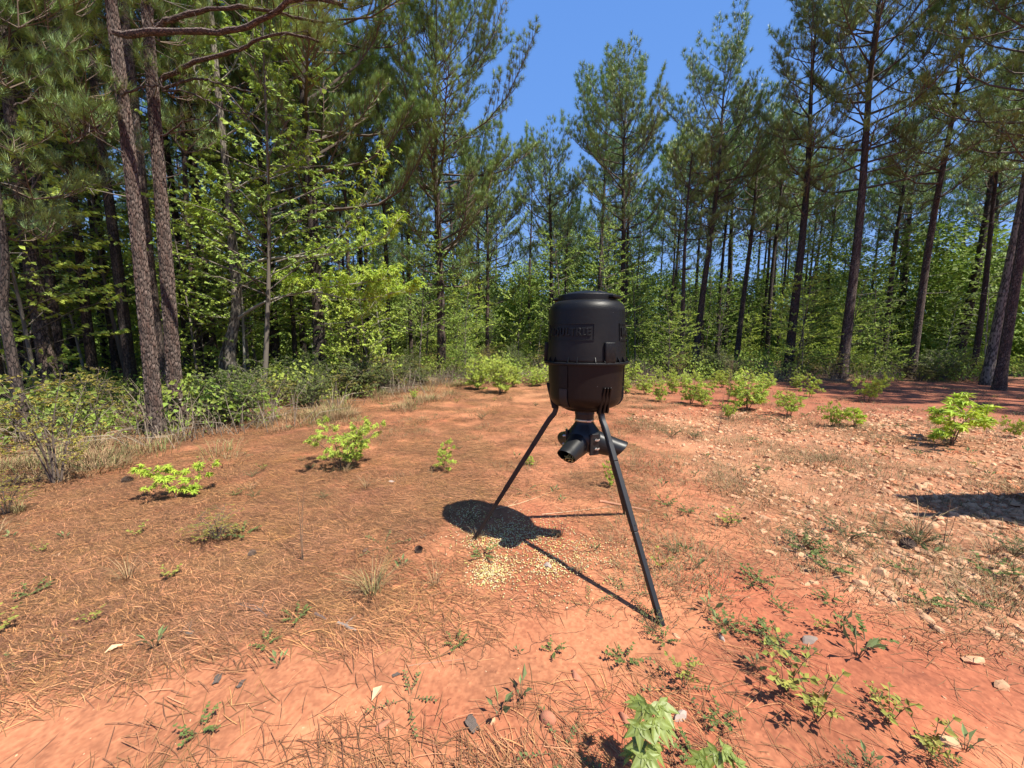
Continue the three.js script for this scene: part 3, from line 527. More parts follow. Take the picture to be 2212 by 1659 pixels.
// ------------------------------------------------------------------ saplings and shrubs in the clearing
{
  const kinds = [
    broadleaf({ seed: 950, H: 0.55, r: 0.007, stems: 6, splay: 1.1, spread: 0.17, branches: 9, twigs: 3, leaves: 4, leaf: 0.052, star: true, color: FRESH, low: 0.25, wood: C(0.16, 0.09, 0.06), tip: 4 }),
    broadleaf({ seed: 951, H: 0.55, r: 0.007, stems: 2, splay: 0.5, spread: 0.16, branches: 10, twigs: 3, leaves: 4, leaf: 0.055, star: true, color: FRESH, low: 0.2, wood: C(0.16, 0.09, 0.06), tip: 4 }),
    broadleaf({ seed: 952, H: 0.8, r: 0.009, stems: 5, splay: 0.75, spread: 0.26, branches: 9, twigs: 3, leaves: 4, leaf: 0.07, star: true, color: [0.48, 0.56, 0.10], low: 0.12, wood: C(0.16, 0.1, 0.07), tip: 5 }),
    broadleaf({ seed: 953, H: 0.45, r: 0.006, stems: 3, splay: 1.3, spread: 0.15, branches: 7, twigs: 2, leaves: 4, leaf: 0.068, star: true, color: [0.44, 0.54, 0.06], low: 0.25, wood: C(0.16, 0.1, 0.07), tip: 5 }),
    broadleaf({ seed: 954, H: 1.0, r: 0.010, stems: 9, splay: 0.7, spread: 0.34, branches: 11, twigs: 3, leaves: 5, leaf: 0.07, star: true, color: [0.50, 0.57, 0.11], low: 0.1, wood: C(0.16, 0.12, 0.08), tip: 5 }),
  ], src = [], dims = kinds.map((g) => { g.crown.computeBoundingBox(); const q = g.crown.boundingBox; return [(q.max.x - q.min.x + q.max.z - q.min.z) / 2, q.max.y]; });
  const PALE = 'pale green sapling in the loose row between the feeder and the woods', ROW = 'saplings in the row before the woods';
  for (const [px, py, hpx, k, wide, label, group] of [
    [742, 1012, 128, 0, 1.3, 'bushy lime-green sapling in the straw, widest of those left of the feeder'],
    [390, 1076, 92, 3, 1.35, 'low lime-green sapling with broad leaves leaning right, near the left edge of the straw'],
    [964, 1018, 78, 1, 0.75, 'thin lime-green sapling between the bushy one and the feeder'],
    [894, 862, 26, 0, 1, 'tiny green sapling alone on the straw far behind the bushy one'],
    [1030, 842, 84, 4, 0.95, 'left half of the thicket of pale green saplings left of the feeder drum'], [1082, 850, 92, 4, 0.95, 'right half of the thicket of pale green saplings left of the feeder drum'],
    [1160, 834, 44, 2, 1, 'sapling half hidden behind the left side of the feeder drum'], [1130, 806, 40, 2, 1, 'sapling at the wood edge behind the pale thicket'],
    [1143, 1006, 30, 1, 1, 'tiny sapling seen under the drum, left of the spouts'], [1318, 1052, 66, 1, 0.7, 'slim sapling seen just behind the front leg of the feeder'],
    [1366, 828, 50, 2, 0.8, 'sapling touching the right side of the feeder drum'], [1425, 868, 60, 2, 0.7, 'leggy sapling between the feeder and the brown dead stalk'], [1492, 872, 78, 2, 0.75, 'pale sapling left of the brown dead stalk'],
    [1541, 852, 58, 1, 0.6, 'upright sapling right of the pale one, farther off'], [1612, 886, 96, 2, 1, 'bushy sapling in front of the sunlit pine trunk'], [1575, 905, 44, 0, 1, 'low sapling at the foot of the brown dead stalk'],
    [1704, 900, 68, 0, 1.2, 'rounded sapling right of the bushy one on the stony ground'], [1751, 858, 58, 1, 0.8, 'thin upright sapling on the red track'], [1796, 921, 62, 0, 1, 'left of the twin low saplings among the stones'], [1848, 922, 48, 3, 1.5, 'right of the twin low saplings among the stones'],
    [1872, 868, 72, 0, 1, 'tall-stemmed sapling on the red dirt behind the twin low ones'], [2052, 962, 118, 3, 1.5, 'large open sapling with pale green leaf tufts at the right of the clearing'], [2186, 946, 56, 0, 0.9, 'small sapling cut by the right edge of the picture'],
    [1480, 835, 34, 2, 1, 'small sapling far behind the pale one'], [1655, 838, 36, 2, 1, 'small sapling behind the bushy one at the edge of the shade'], [1905, 842, 30, 0, 1.2, 'small sapling in the edge of the tree shade at right'],
    ...[[1395, 852, 50, 2, 0.9], [1452, 850, 58, 4, 0.8], [1520, 878, 56, 2, 0.8], [1640, 872, 62, 4, 0.8], [1352, 850, 44, 4, 0.9], [1002, 815, 44, 2, 1], [1108, 836, 58, 4, 0.9], [1060, 816, 52, 2, 1], [1590, 868, 70, 2, 0.7], [1420, 822, 36, 4, 1], [965, 812, 40, 4, 1], [1560, 836, 44, 2, 0.9], [1720, 838, 34, 4, 1]].map((a) => [...a, PALE, ROW]),
  ]) {
    const p = G(px, py), depth = -p.z * cosP + EYE * sinP, s = hpx / 830 * depth / dims[k][1] * 0.95, h = hpx * wide / 830 * depth / dims[k][0] * 0.95;
    p.y -= 0.01;
    if (!src[k]) { src[k] = broadThing(kinds[k], 'sweetgum_sapling', label, 'sapling', p.toArray(), px, group, 'stem', 'leaves'); src[k].scale.set(h, s, h); } else copy(src[k], p.toArray(), px, [h, s, h], label, group);
  }
}
{ // shrubs along the left edge and at the foot of the woods
  const gold = broadleaf({ seed: 970, H: 1.25, r: 0.012, stems: 7, splay: 0.55, spread: 0.36, branches: 9, twigs: 4, leaves: 5, leaf: 0.036, wide: 0.5, color: [0.34, 0.29, 0.05], low: 0.3, wood: C(0.10, 0.075, 0.06), tip: 5, rise: 10 });
  const t = broadThing(gold, 'yellowish_shrub', 'thin shrub with yellow-bronze leaf layers standing before the left wood', 'shrub', G(122, 1045).toArray(), 0.5, undefined, 'stem', 'leaves');
  copy(t, G(14, 1112).toArray(), 2, [0.42, 0.34, 0.42], 'low olive shrub at the left edge of the picture in front of the grass'); copy(t, G(205, 930).toArray(), 4, [0.95, 0.9, 0.95], 'yellow shrub under the slim pale-barked pine behind the first shrub');
  copy(t, G(470, 1165).toArray(), 1, [0.42, 0.2, 0.42], 'low green-gold shrublet in the straw below the lime sapling'); copy(t, G(935, 812).toArray(), 2.2, [0.95, 1.0, 0.95], 'yellow-flushed shrub at the foot of the broad-crowned pine');
  const dk = broadleaf({ seed: 971, H: 0.9, r: 0.012, stems: 8, splay: 0.8, spread: 0.42, branches: 10, twigs: 5, leaves: 6, leaf: 0.05, wide: 0.5, color: OLIVE, low: 0.08, wood: C(0.13, 0.11, 0.09), tip: 5, rise: 30 });
  const e = broadThing(dk, 'evergreen_shrub', 'dense dark shrub at the wood edge below the grey-barked tree', 'shrub', G(560, 872).toArray(), 0.5, undefined, 'stem', 'leaves'); e.scale.set(1.5, 1.1, 1.5);
  copy(e, G(640, 850).toArray(), 2, [1.4, 1.0, 1.4], 'dark shrub below the vine-clad black pine'); copy(e, G(462, 905).toArray(), 3, [1.2, 0.95, 1.2], 'dark shrub right of the pine with the camera box');
  const r = rng(43), L = 'shrub in the row along the foot of the woods', Gp = 'shrubs along the foot of the woods';
  for (let k = 0; k < 59; k++) {
    const u = r(), left = k < 15; let x, z; if (left) { z = -6.8 - 9 * u; x = leftEdge(z) - 0.5 - 1.9 * r(); } else { x = -3 + 24 * u; z = rightEdge(x) - 0.6 - 2.6 * r(); if (x < 4) z = -16.3 - 2.5 * r(); }
    copy(k % 3 ? e : src0(k), [x, land(x, z) - 0.03, z], r() * 6, [0.8 + 0.7 * r(), 0.55 + 0.75 * r(), 0.8 + 0.7 * r()], L, Gp);
  }
  function src0() { return t; }
}

// ------------------------------------------------------------------ the feeder
{
  const ctr = V(0.535, land(0.535, -2.79), -2.79), F = thing('deer_feeder', 'black drum game feeder on three steel legs in the middle of the clearing', 'game feeder', ctr.toArray());
  const DK2 = 0.945, lathe = (pts, seg = 96) => new THREE.LatheGeometry(pts.map(([r, y]) => new THREE.Vector2(r > 0.14 ? r * DK2 : r, y)), seg);
  const dir = (a) => V(Math.sin(a), 0, Math.cos(a));
  const upperR = (h) => DK2 * lerp(0.297, 0.281, clamp((h - 1.45) / 0.38, 0, 1));
  // upper drum: wall, rounded shoulder, top deck
  const up = [[0.290, 1.452], [0.298, 1.452], [0.297, 1.47], [0.2955, 1.50], [0.290, 1.62], [0.284, 1.74], [0.2815, 1.80]];
  for (let k = 1; k <= 10; k++) { const a = k / 10 * 90 * RAD; up.push([0.2115 + 0.07 * Math.cos(a), 1.80 + 0.072 * Math.sin(a)]); } up.push([0.19, 1.874], [0.0, 1.876]);
  const drum = part('upper_drum', lathe(up), MAT.plastic, F);
  const low = [[0.0, 1.112], [0.176, 1.112], [0.181, 1.116], [0.183, 1.124]]; for (let k = 0; k <= 12; k++) { const a = k / 12 * 90 * RAD; low.push([0.190 + 0.087 * Math.sin(a), 1.215 - 0.09 * Math.cos(a)]); } low.push([0.281, 1.30], [0.2845, 1.40], [0.286, 1.436]);
  const lowDrum = part('lower_drum', lathe(low), MAT.lower, F);
  part('rim', lathe([[0.284, 1.434], [0.314, 1.434], [0.318, 1.437], [0.318, 1.449], [0.314, 1.453], [0.295, 1.4535]]), MAT.plastic, F);
  // lid with its skirt, a shallow dome and two latches
  const lid = part('lid', lathe([[0.200, 1.868], [0.217, 1.868], [0.219, 1.872], [0.2185, 1.906], [0.215, 1.912], [0.205, 1.916], [0.17, 1.921], [0.155, 1.930], [0.08, 1.942], [0.0, 1.946]]), MAT.plastic, F);
  for (const a of [58, -100, 178]) { const g = new RoundedBoxGeometry(0.105, 0.022, 0.05, 3, 0.008), m = part('latch', g, MAT.plastic, lid), q = dir((a - 10.9) * RAD); m.position.set(q.x * 0.214, 1.893, q.z * 0.214); m.rotation.y = (a - 10.9) * RAD; }
  // gusset fins in pairs on the rim
  const fin = new THREE.ExtrudeGeometry(new THREE.Shape([new THREE.Vector2(0, 0), new THREE.Vector2(0.022, 0), new THREE.Vector2(0.020, 0.006), new THREE.Vector2(0.004, 0.034), new THREE.Vector2(0, 0.036)]), { depth: 0.005, bevelEnabled: false }); fin.translate(0, 0, -0.0025);
  for (let k = 0; k < 10; k++) for (const s of [-6.2, 6.2]) { const a = (-28 + 36 * k + s) * RAD, m = part('rim_fin', fin, MAT.plastic, F), q = dir(a); m.position.set(q.x * 0.278, 1.4535, q.z * 0.278); m.rotation.y = a - PI / 2; }
  const bent = (g, rad, a0, y0) => { const p = g.attributes.position, n = p.count; for (let i = 0; i < n; i++) { const y = p.getY(i) + y0, R = rad(y) + p.getZ(i), a = a0 + p.getX(i) / rad(y); p.setXYZ(i, Math.sin(a) * R, y, Math.cos(a) * R); } g.computeVertexNormals(); return g; };
  const grid = (w, h, d, nx, ny) => { const g = new THREE.BoxGeometry(w, h, d, nx, ny, 1); g.translate(0, 0, d / 2 - 0.004); return g; };
  const R0 = (y) => upperR(y);
  // raised lettering in a raised frame, three times round
  const font = await new FontLoader().loadAsync('fonts/droid/droid_sans_bold.typeface.json');
  for (const a of [-39, 81, 201]) {
    const a0 = a * RAD, w = 0.375, h = 0.108, y0 = 1.655, bars = [];
    for (const s of [-1, 1]) { const b = grid(w, 0.006, 0.009, 30, 1); b.translate(0, s * h / 2, 0); bars.push(b); const c = grid(0.006, h - 0.006, 0.009, 1, 3); c.translate(s * (w / 2 - 0.003), 0, 0); bars.push(c); }
    part('nameplate_frame', bent(mergeGeometries(bars), R0, a0, y0), MAT.plastic, F);
    const tx = new TextGeometry('MOULTRIE', { font, size: 0.052, depth: 0.008, curveSegments: 5, bevelEnabled: true, bevelSize: 0.0012, bevelThickness: 0.0012, bevelSegments: 1 }); tx.computeBoundingBox(); const b = tx.boundingBox; tx.translate(-(b.min.x + b.max.x) / 2, -(b.min.y + b.max.y) / 2, -0.002); tx.scale(0.33 / (b.max.x - b.min.x), 1, 1);
    part('nameplate_lettering', toCreasedNormals(bent(tx, R0, a0, y0), 0.5), MAT.plastic, F);
  }
  for (const base of [22, 142, 262]) {
    const a0 = base * RAD;
    part('leg_tab', toCreasedNormals(bent(new RoundedBoxGeometry(0.078, 0.138, 0.036, 3, 0.008), (y) => upperR(y) + 0.004, a0, 1.452 + 0.066), 0.6), MAT.plastic, F);
    const rl = (y) => DK2 * 0.190 + DK2 * 0.089 * Math.sqrt(1 - Math.pow(clamp((1.215 - y) / 0.09, 0, 1), 2));
    for (const s of [-0.026, 0, 0.026]) { const g = new RoundedBoxGeometry(0.015, 0.185, 0.040, 2, 0.006); const p = g.attributes.position; g.translate(s, 0, 0); for (let i = 0; i < p.count; i++) { const k = clamp((p.getY(i) + 0.0925) / 0.185, 0, 1); p.setX(i, p.getX(i) * lerp(1.2, 0.85, k)); p.setZ(i, p.getZ(i) + 0.002 - k * 0.005); } part('leg_socket_rib', bent(g, (y) => lerp(0.216, 0.266, clamp((y - 1.10) / 0.115, 0, 1)), a0, 1.195), MAT.lower, F); }
    const strip = grid(0.068, 0.150, 0.008, 8, 4); part('drum_strip', bent(strip, () => 0.2695, (base - 66) * RAD, 1.355), MAT.lower, F);
    part('drum_recess', bent(grid(0.062, 0.13, 0.009, 8, 6), (y) => rl(y) + 0.004, (base - 66) * RAD, 1.205), MAT.steel, F);
  }
  // neck, clamp band, hood
  part('neck', lathe([[0.075, 1.10], [0.075, 1.112], [0.069, 1.10], [0.069, 1.075], [0.072, 1.07], [0.072, 1.062], [0.068, 1.058], [0.067, 1.0]]), MAT.steel, F);
  part('base_ring', lathe([[0.150, 1.118], [0.152, 1.100], [0.145, 1.097], [0.06, 1.095]]), MAT.lower, F);
  const band = part('clamp_band', lathe([[0.068, 1.012], [0.0705, 1.012], [0.0712, 1.018], [0.0705, 1.026], [0.068, 1.026]]), MAT.band, F);
  { const s = part('band_screw', new RoundedBoxGeometry(0.03, 0.014, 0.014, 2, 0.003), MAT.zinc, band); s.position.set(0.02, 1.019, 0.072); }
  part('hood', lathe([[0.066, 1.03], [0.067, 1.005], [0.074, 0.988], [0.095, 0.960], [0.116, 0.932], [0.128, 0.910], [0.130, 0.87], [0.118, 0.81], [0.05, 0.785], [0, 0.78]]), MAT.spout, F);
  for (const a of [7, 127, -113]) {
    const A = (90 - a) * RAD + 0, q = V(Math.cos(a * RAD), 0, Math.sin(a * RAD)), sp = [], n = 18, seg = 40;                // spouts: flattened at the hood, round at the mouth
    const mb = new MB(), side = V(-q.z, 0, q.x), ax = q.clone().multiplyScalar(0.268).add(V(0, -0.072, 0)), len = ax.length(), ad = ax.clone().normalize(), upn = V().crossVectors(side, ad).multiplyScalar(-1).normalize(); if (upn.y < 0) upn.negate();
    const ringAt = (t, k) => { const c = V(0, 0.876, 0).addScaledVector(ad, len * t); const rx = lerp(0.084, 0.066, t) * k, ry = lerp(0.096, 0.064, t) * k; const o = []; for (let s = 0; s <= seg; s++) { const th = s / seg * 2 * PI, e = lerp(0.75, 1, t), cx = Math.sign(Math.cos(th)) * Math.pow(Math.abs(Math.cos(th)), e), cy = Math.sign(Math.sin(th)) * Math.pow(Math.abs(Math.sin(th)), e); const slant = t > 0.9 ? cy * 0.03 * (t - 0.9) / 0.1 : 0; o.push(c.clone().addScaledVector(side, cx * rx).addScaledVector(upn, cy * ry).addScaledVector(ad, slant)); } return o; };
    const rings = []; for (let k = 0; k <= n; k++) rings.push(ringAt(0.15 + 0.85 * k / n, 1)); rings.push(ringAt(1.008, 0.975)); for (let k = n; k >= 0; k -= 3) rings.push(ringAt(0.15 + 0.85 * k / n, 0.93));
    rings.forEach((R) => R.forEach((p, s) => mb.vert(p.x, p.y, p.z, C(1, 1, 1), s / seg, 0)));
    for (let k = 0; k < rings.length - 1; k++) for (let s = 0; s < seg; s++) { const i = k * (seg + 1) + s, j = i + seg + 1; mb.tri(i, j, i + 1); mb.tri(i + 1, j, j + 1); }
    const m = part('spout', mb.geo(true), MAT.spout, F);
    const kern = new MB(), r = rng(a + 200); for (let k = 0; k < 90; k++) { const t = 0.62 + 0.34 * r(), u = (r() - 0.5) * 0.08, c = V(0, 0.876, 0).addScaledVector(ad, len * t).addScaledVector(side, u).addScaledVector(upn, -0.030 - 0.013 * r()); const d = V(r() - 0.5, r() - 0.5, r() - 0.5).normalize(); kern.tube([c.clone().addScaledVector(d, -0.005), c, c.clone().addScaledVector(d, 0.005)], [0.001, 0.0045, 0.001], 5, C(1, 1, 1)); }
    const km = part('corn_heap', kern.geo(true), MAT.corn, m); km.userData.kind = 'stuff';
    // bolted web between this spout and the next
    const b = (a + 60) * RAD, bq = V(Math.cos(b), 0, Math.sin(b)), web = part('bolted_flange', new RoundedBoxGeometry(0.072, 0.155, 0.018, 2, 0.005), MAT.spout, F); web.position.set(bq.x * 0.128, 0.862, bq.z * 0.128); web.rotation.y = PI / 2 - b; 
    for (const y of [0.034, -0.030]) {
      const gs = [new THREE.CylinderGeometry(0.007, 0.008, 0.022, 10)];
      for (const k of [-1, 1]) { const g = new RoundedBoxGeometry(0.016, 0.004, 0.010, 2, 0.0018).deleteAttribute('uv'); g.setAttribute('uv', new THREE.Float32BufferAttribute(new Float32Array(g.attributes.position.count * 2), 2)); g.rotateY(k * 0.5); g.translate(k * 0.012, 0.004, 0); gs.push(g.index ? g.toNonIndexed() : g); }
      gs[0] = gs[0].toNonIndexed();
      const bolt = part('wing_nut', mergeGeometries(gs), MAT.zinc, web); bolt.position.set(0.012, y, 0.018); bolt.rotation.x = PI / 2;
    }
  }
  // legs: bent square tube in three sleeved lengths
  feet.forEach((f0, n) => {
    const foot = V(f0.x - ctr.x, land(f0.x, f0.z) - ctr.y - 0.02, f0.z - ctr.z), q = V(foot.x, 0, foot.z).normalize(), P = (r, y) => V(q.x * r, y, q.z * r), knee = P(0.262, 1.005), side = V(-q.z, 0, q.x);
    const L = new THREE.Group(); L.name = 'leg'; F.add(L);
    const beam = (a, b, w) => { const g = new RoundedBoxGeometry(w, a.distanceTo(b), w, 2, w * 0.16), d = V().subVectors(b, a).normalize(), o = V().crossVectors(side, d), m = new THREE.Matrix4().makeBasis(side, d, o); g.applyMatrix4(m); g.translate((a.x + b.x) / 2, (a.y + b.y) / 2, (a.z + b.z) / 2); return g; };
    const tube = new MB(), bendPts = curve([P(0.208, 1.155), P(0.210, 1.10), P(0.221, 1.06), knee, knee.clone().lerp(foot, 0.10)], 14), sq = [];
    for (let k = 0; k < bendPts.length; k++) { const d = V().subVectors(bendPts[Math.min(14, k + 1)], bendPts[Math.max(0, k - 1)]).normalize(), o = V().crossVectors(side, d); for (const [u, v] of [[-1, -0.7], [-0.7, -1], [0.7, -1], [1, -0.7], [1, 0.7], [0.7, 1], [-0.7, 1], [-1, 0.7], [-1, -0.7]]) { const p = bendPts[k].clone().addScaledVector(side, u * 0.0185).addScaledVector(o, v * 0.0185); tube.vert(p.x, p.y, p.z, C(1, 1, 1)); } }
    for (let k = 0; k < 14; k++) for (let s = 0; s < 8; s++) { const i = k * 9 + s, j = i + 9; tube.tri(i, i + 1, j); tube.tri(i + 1, j + 1, j); }
    part('leg_bend', toCreasedNormals(tube.geo(true), 0.6), MAT.steel, L);
    const j1 = knee.clone().lerp(foot, 0.10), j2 = knee.clone().lerp(foot, 0.19), j3 = knee.clone().lerp(foot, 0.56);
    part('leg_tube', beam(j1.clone().lerp(foot, -0.02), j2, 0.0375), MAT.steel, L); part('leg_tube', beam(j2, j3, 0.036), MAT.steel, L); part('leg_tube', beam(j3, foot, 0.0325), MAT.steel, L);
    const dn = V().subVectors(foot, knee).normalize(), out = V().crossVectors(side, dn);
    for (const [t, s] of [[0.53, -1], [0.53, 1], [0.985, 1]]) { const c = knee.clone().lerp(foot, t), g = new THREE.CylinderGeometry(0.004, 0.004, 0.0015, 12); const m = part('pin_hole', g, MAT.hole, L); m.position.copy(c).addScaledVector(out, s * 0.0183); m.quaternion.setFromUnitVectors(UPV, out); }
  });
}

// ------------------------------------------------------------------ a camera box strapped to the second near pine
{
  const q0 = at(384, 868, 7.0), R6 = 0.124, t = thing('trail_camera', 'brown trail camera box strapped low on a front pine trunk', 'trail camera', [X(382, 7.0) + 0.42 * q0.y / 15.5, q0.y, -7.0], 0.45), out = R6 + 0.03;
  const b = std({ color: C(0.16, 0.115, 0.075), roughness: 0.7 }), d = std({ color: C(0.02, 0.02, 0.02), roughness: 0.3 }), st = std({ color: C(0.33, 0.30, 0.26), roughness: 0.8 });
  part('body', new RoundedBoxGeometry(0.15, 0.20, 0.085, 3, 0.014).translate(0, 0, out), b, t);
  const l = part('lens', new THREE.CylinderGeometry(0.018, 0.02, 0.02, 20), d, t); l.rotation.x = PI / 2; l.position.set(0, 0.015, out + 0.045);
  part('sensor', new RoundedBoxGeometry(0.06, 0.028, 0.014, 2, 0.005), d, t).position.set(0, -0.055, out + 0.043); part('led_panel', new RoundedBoxGeometry(0.105, 0.04, 0.01, 2, 0.004), d, t).position.set(0, 0.066, out + 0.043);
  const s = part('strap', new THREE.CylinderGeometry(R6 + 0.006, R6 + 0.006, 0.026, 40, 1, true), st, t); s.position.y = 0.05;
  const tail = new MB(), q = [V(-0.09, 0.04, 0.10), V(-0.11, -0.14, 0.12), V(-0.14, -0.33, 0.14), V(-0.12, -0.46, 0.15)]; tail.tube(curve(q, 10), Array(11).fill(0.010), 5, C(1, 1, 1)); part('strap_tail', tail.geo(true), st, t);
}

// ------------------------------------------------------------------ stones
const rockGeo = (seed, flat = 0.55) => {
  const g = mergeVertices(new THREE.IcosahedronGeometry(1, 1).deleteAttribute('uv').deleteAttribute('normal')), p = g.attributes.position, r = rng(seed), cut = [];
  for (let k = 0; k < 7; k++) cut.push([V(r() - 0.5, (r() - 0.5) * 0.8, r() - 0.5).normalize(), 0.45 + 0.35 * r()]);
  const sx = 0.8 + 0.7 * r(), sz = 0.5 + 0.35 * r(), v = V();
  for (let i = 0; i < p.count; i++) { v.fromBufferAttribute(p, i).multiplyScalar(0.80 + 0.36 * r()); for (const [n, d] of cut) { const e = v.dot(n) - d; if (e > 0) v.addScaledVector(n, -e); } p.setXYZ(i, v.x * sx, v.y * flat, v.z * sz); }
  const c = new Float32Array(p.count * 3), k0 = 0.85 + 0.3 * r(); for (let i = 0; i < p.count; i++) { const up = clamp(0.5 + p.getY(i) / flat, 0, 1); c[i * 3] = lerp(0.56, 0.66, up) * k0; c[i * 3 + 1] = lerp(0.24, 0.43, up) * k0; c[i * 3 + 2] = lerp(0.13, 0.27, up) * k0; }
  g.setAttribute('color', new THREE.BufferAttribute(c, 3)); g.setAttribute('uv', new THREE.BufferAttribute(new Float32Array(p.count * 2).map((_, i) => p.array[Math.floor(i / 2) * 3 + (i % 2) * 2] * 0.1), 2)); g.computeVertexNormals(); return g;
};
const rocks = [0, 1, 2, 3, 4, 5, 6, 7].map((i) => rockGeo(300 + i, [0.5, 0.35, 0.6, 0.42, 0.55, 0.3, 0.7, 0.45][i]));
{
  const white = std({ color: C(0.33, 0.26, 0.215), roughness: 0.9, flatShading: true }), red = std({ color: C(0.36, 0.14, 0.08), roughness: 0.95, bumpMap: soilBump, bumpScale: 0.003 }), grey = std({ color: C(0.19, 0.145, 0.12), roughness: 0.95, flatShading: true });
  for (const [px, py, s, k, m, label] of [
    [1183, 1222, 0.042, 6, white, 'white stone lying in the spilt corn by the leg shadow'], [1474, 1548, 0.044, 0, white, 'small pale cube-like stone near the bottom, left of the red egg-shaped one'], [1184, 1556, 0.036, 2, red, 'red egg-shaped stone standing in the clay near the bottom'], [830, 1568, 0.03, 4, red, 'rounded red stone at bottom left of the egg-shaped one'],
    [2105, 1429, 0.06, 1, MAT.rock, 'tan wedge-shaped stone alone on the bare clay at right'], [2165, 1484, 0.045, 3, MAT.rock, 'flat tan stone below the wedge-shaped one at right'], [1750, 1385, 0.05, 5, grey, 'flat grey stone beside the dark green weeds at right'], [1560, 1382, 0.032, 0, white, 'pale stone among the weeds below the front foot of the feeder'],
    [1645, 1348, 0.03, 2, MAT.rock, 'small tan stone on bare clay right of the front foot'], [1350, 1553, 0.03, 7, red, 'small clay-red stone just left of the leafy plant at the bottom'], [1243, 1460, 0.03, 7, red, 'clay-coloured stone above the red egg-shaped one'], [1063, 1562, 0.022, 0, MAT.rock, 'small square pale pebble left of the red egg-shaped stone'],
    [845, 1041, 0.035, 4, white, 'white stone on the straw between the thin sapling and the feeder'], [2045, 1605, 0.05, 1, MAT.rock, 'tan stone near the bottom right corner under a leafy plant'], [1460, 1375, 0.026, 1, MAT.rock, 'tan pebble just below the foot of the front leg']]) {
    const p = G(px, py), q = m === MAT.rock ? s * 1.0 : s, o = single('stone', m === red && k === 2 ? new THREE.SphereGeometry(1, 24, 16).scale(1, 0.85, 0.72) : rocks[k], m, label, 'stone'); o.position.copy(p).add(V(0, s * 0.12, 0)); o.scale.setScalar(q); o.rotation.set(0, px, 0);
  }
  const r = rng(55), L = 'tan broken rock in the stony patch right of the feeder', Gp = 'rocks of the stony patch right of the feeder', pts = [];
  const mk = (x, z, s) => M4(V(x, land(x, z) + s * (0.16 * r() - 0.16), z), new THREE.Quaternion().setFromEuler(new THREE.Euler((r() - 0.5) * 0.9, r() * 6.28, (r() - 0.5) * 0.9)), V(s, s, s));
  for (let i = 0; i < 160000 && pts.length < 8200; i++) {
    const z = -1.4 - 8.2 * r(), x = 1.2 + 8.5 * r(); const q = zones(x, z).stone, cl = smoothstep(fbm(x * 1.1, z * 1.1, 3, 12.5), -0.22, 0.22); if (r() > q * (0.22 + 0.78 * cl) || x > 1.36 * -z + 1) continue;
    pts.push([x, z, (0.012 + 0.046 * Math.pow(r(), 2.7)) * (1 + 0.25 * cl)]);
  }
  const size = (p) => p[2] / Math.hypot(p[0], p[1]); pts.sort((a, b) => size(b) - size(a));
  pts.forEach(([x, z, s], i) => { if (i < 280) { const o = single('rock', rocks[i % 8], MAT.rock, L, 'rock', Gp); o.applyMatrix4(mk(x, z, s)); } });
  const rest = pts.slice(280), g = new THREE.Group(); g.name = 'gravel'; tag(g, 'small broken stones covering the stony patch at right', 'gravel', undefined, 'stuff'); scene.add(g);
  for (let i = 0; i < 200000 && rest.length < 27000; i++) { const z = -1.3 - 9 * r(), x = 0.6 + 9.5 * r(), q = zones(x, z).stone; if (r() < q * 0.8 + 0.008) rest.push([x, z, 0.004 + 0.013 * r() * r()]); }
  for (let i = 0; i < 3600; i++) { const z = -0.7 - 5.5 * Math.pow(r(), 1.3), x = (r() * 2 - 1) * 1.4 * (0.5 - z); rest.push([x, z, 0.002 + 0.006 * r() ** 3]); }
  const cc = [[1, 1, 1], [1.1, 1.12, 1.15], [0.95, 0.68, 0.58], [0.9, 0.8, 0.75]];
  for (let k = 0; k < 4; k++) { const part = rest.filter((_, i) => i % 4 === k); stuff('pebbles', rocks[k * 2], MAT.rock, part.map(([x, z, s]) => mk(x, z, s)), null, part.map(() => { const k = 0.7 + 0.5 * r(); return C(...cc[Math.floor(r() * 4)]).multiplyScalar(k); }), g); }
}

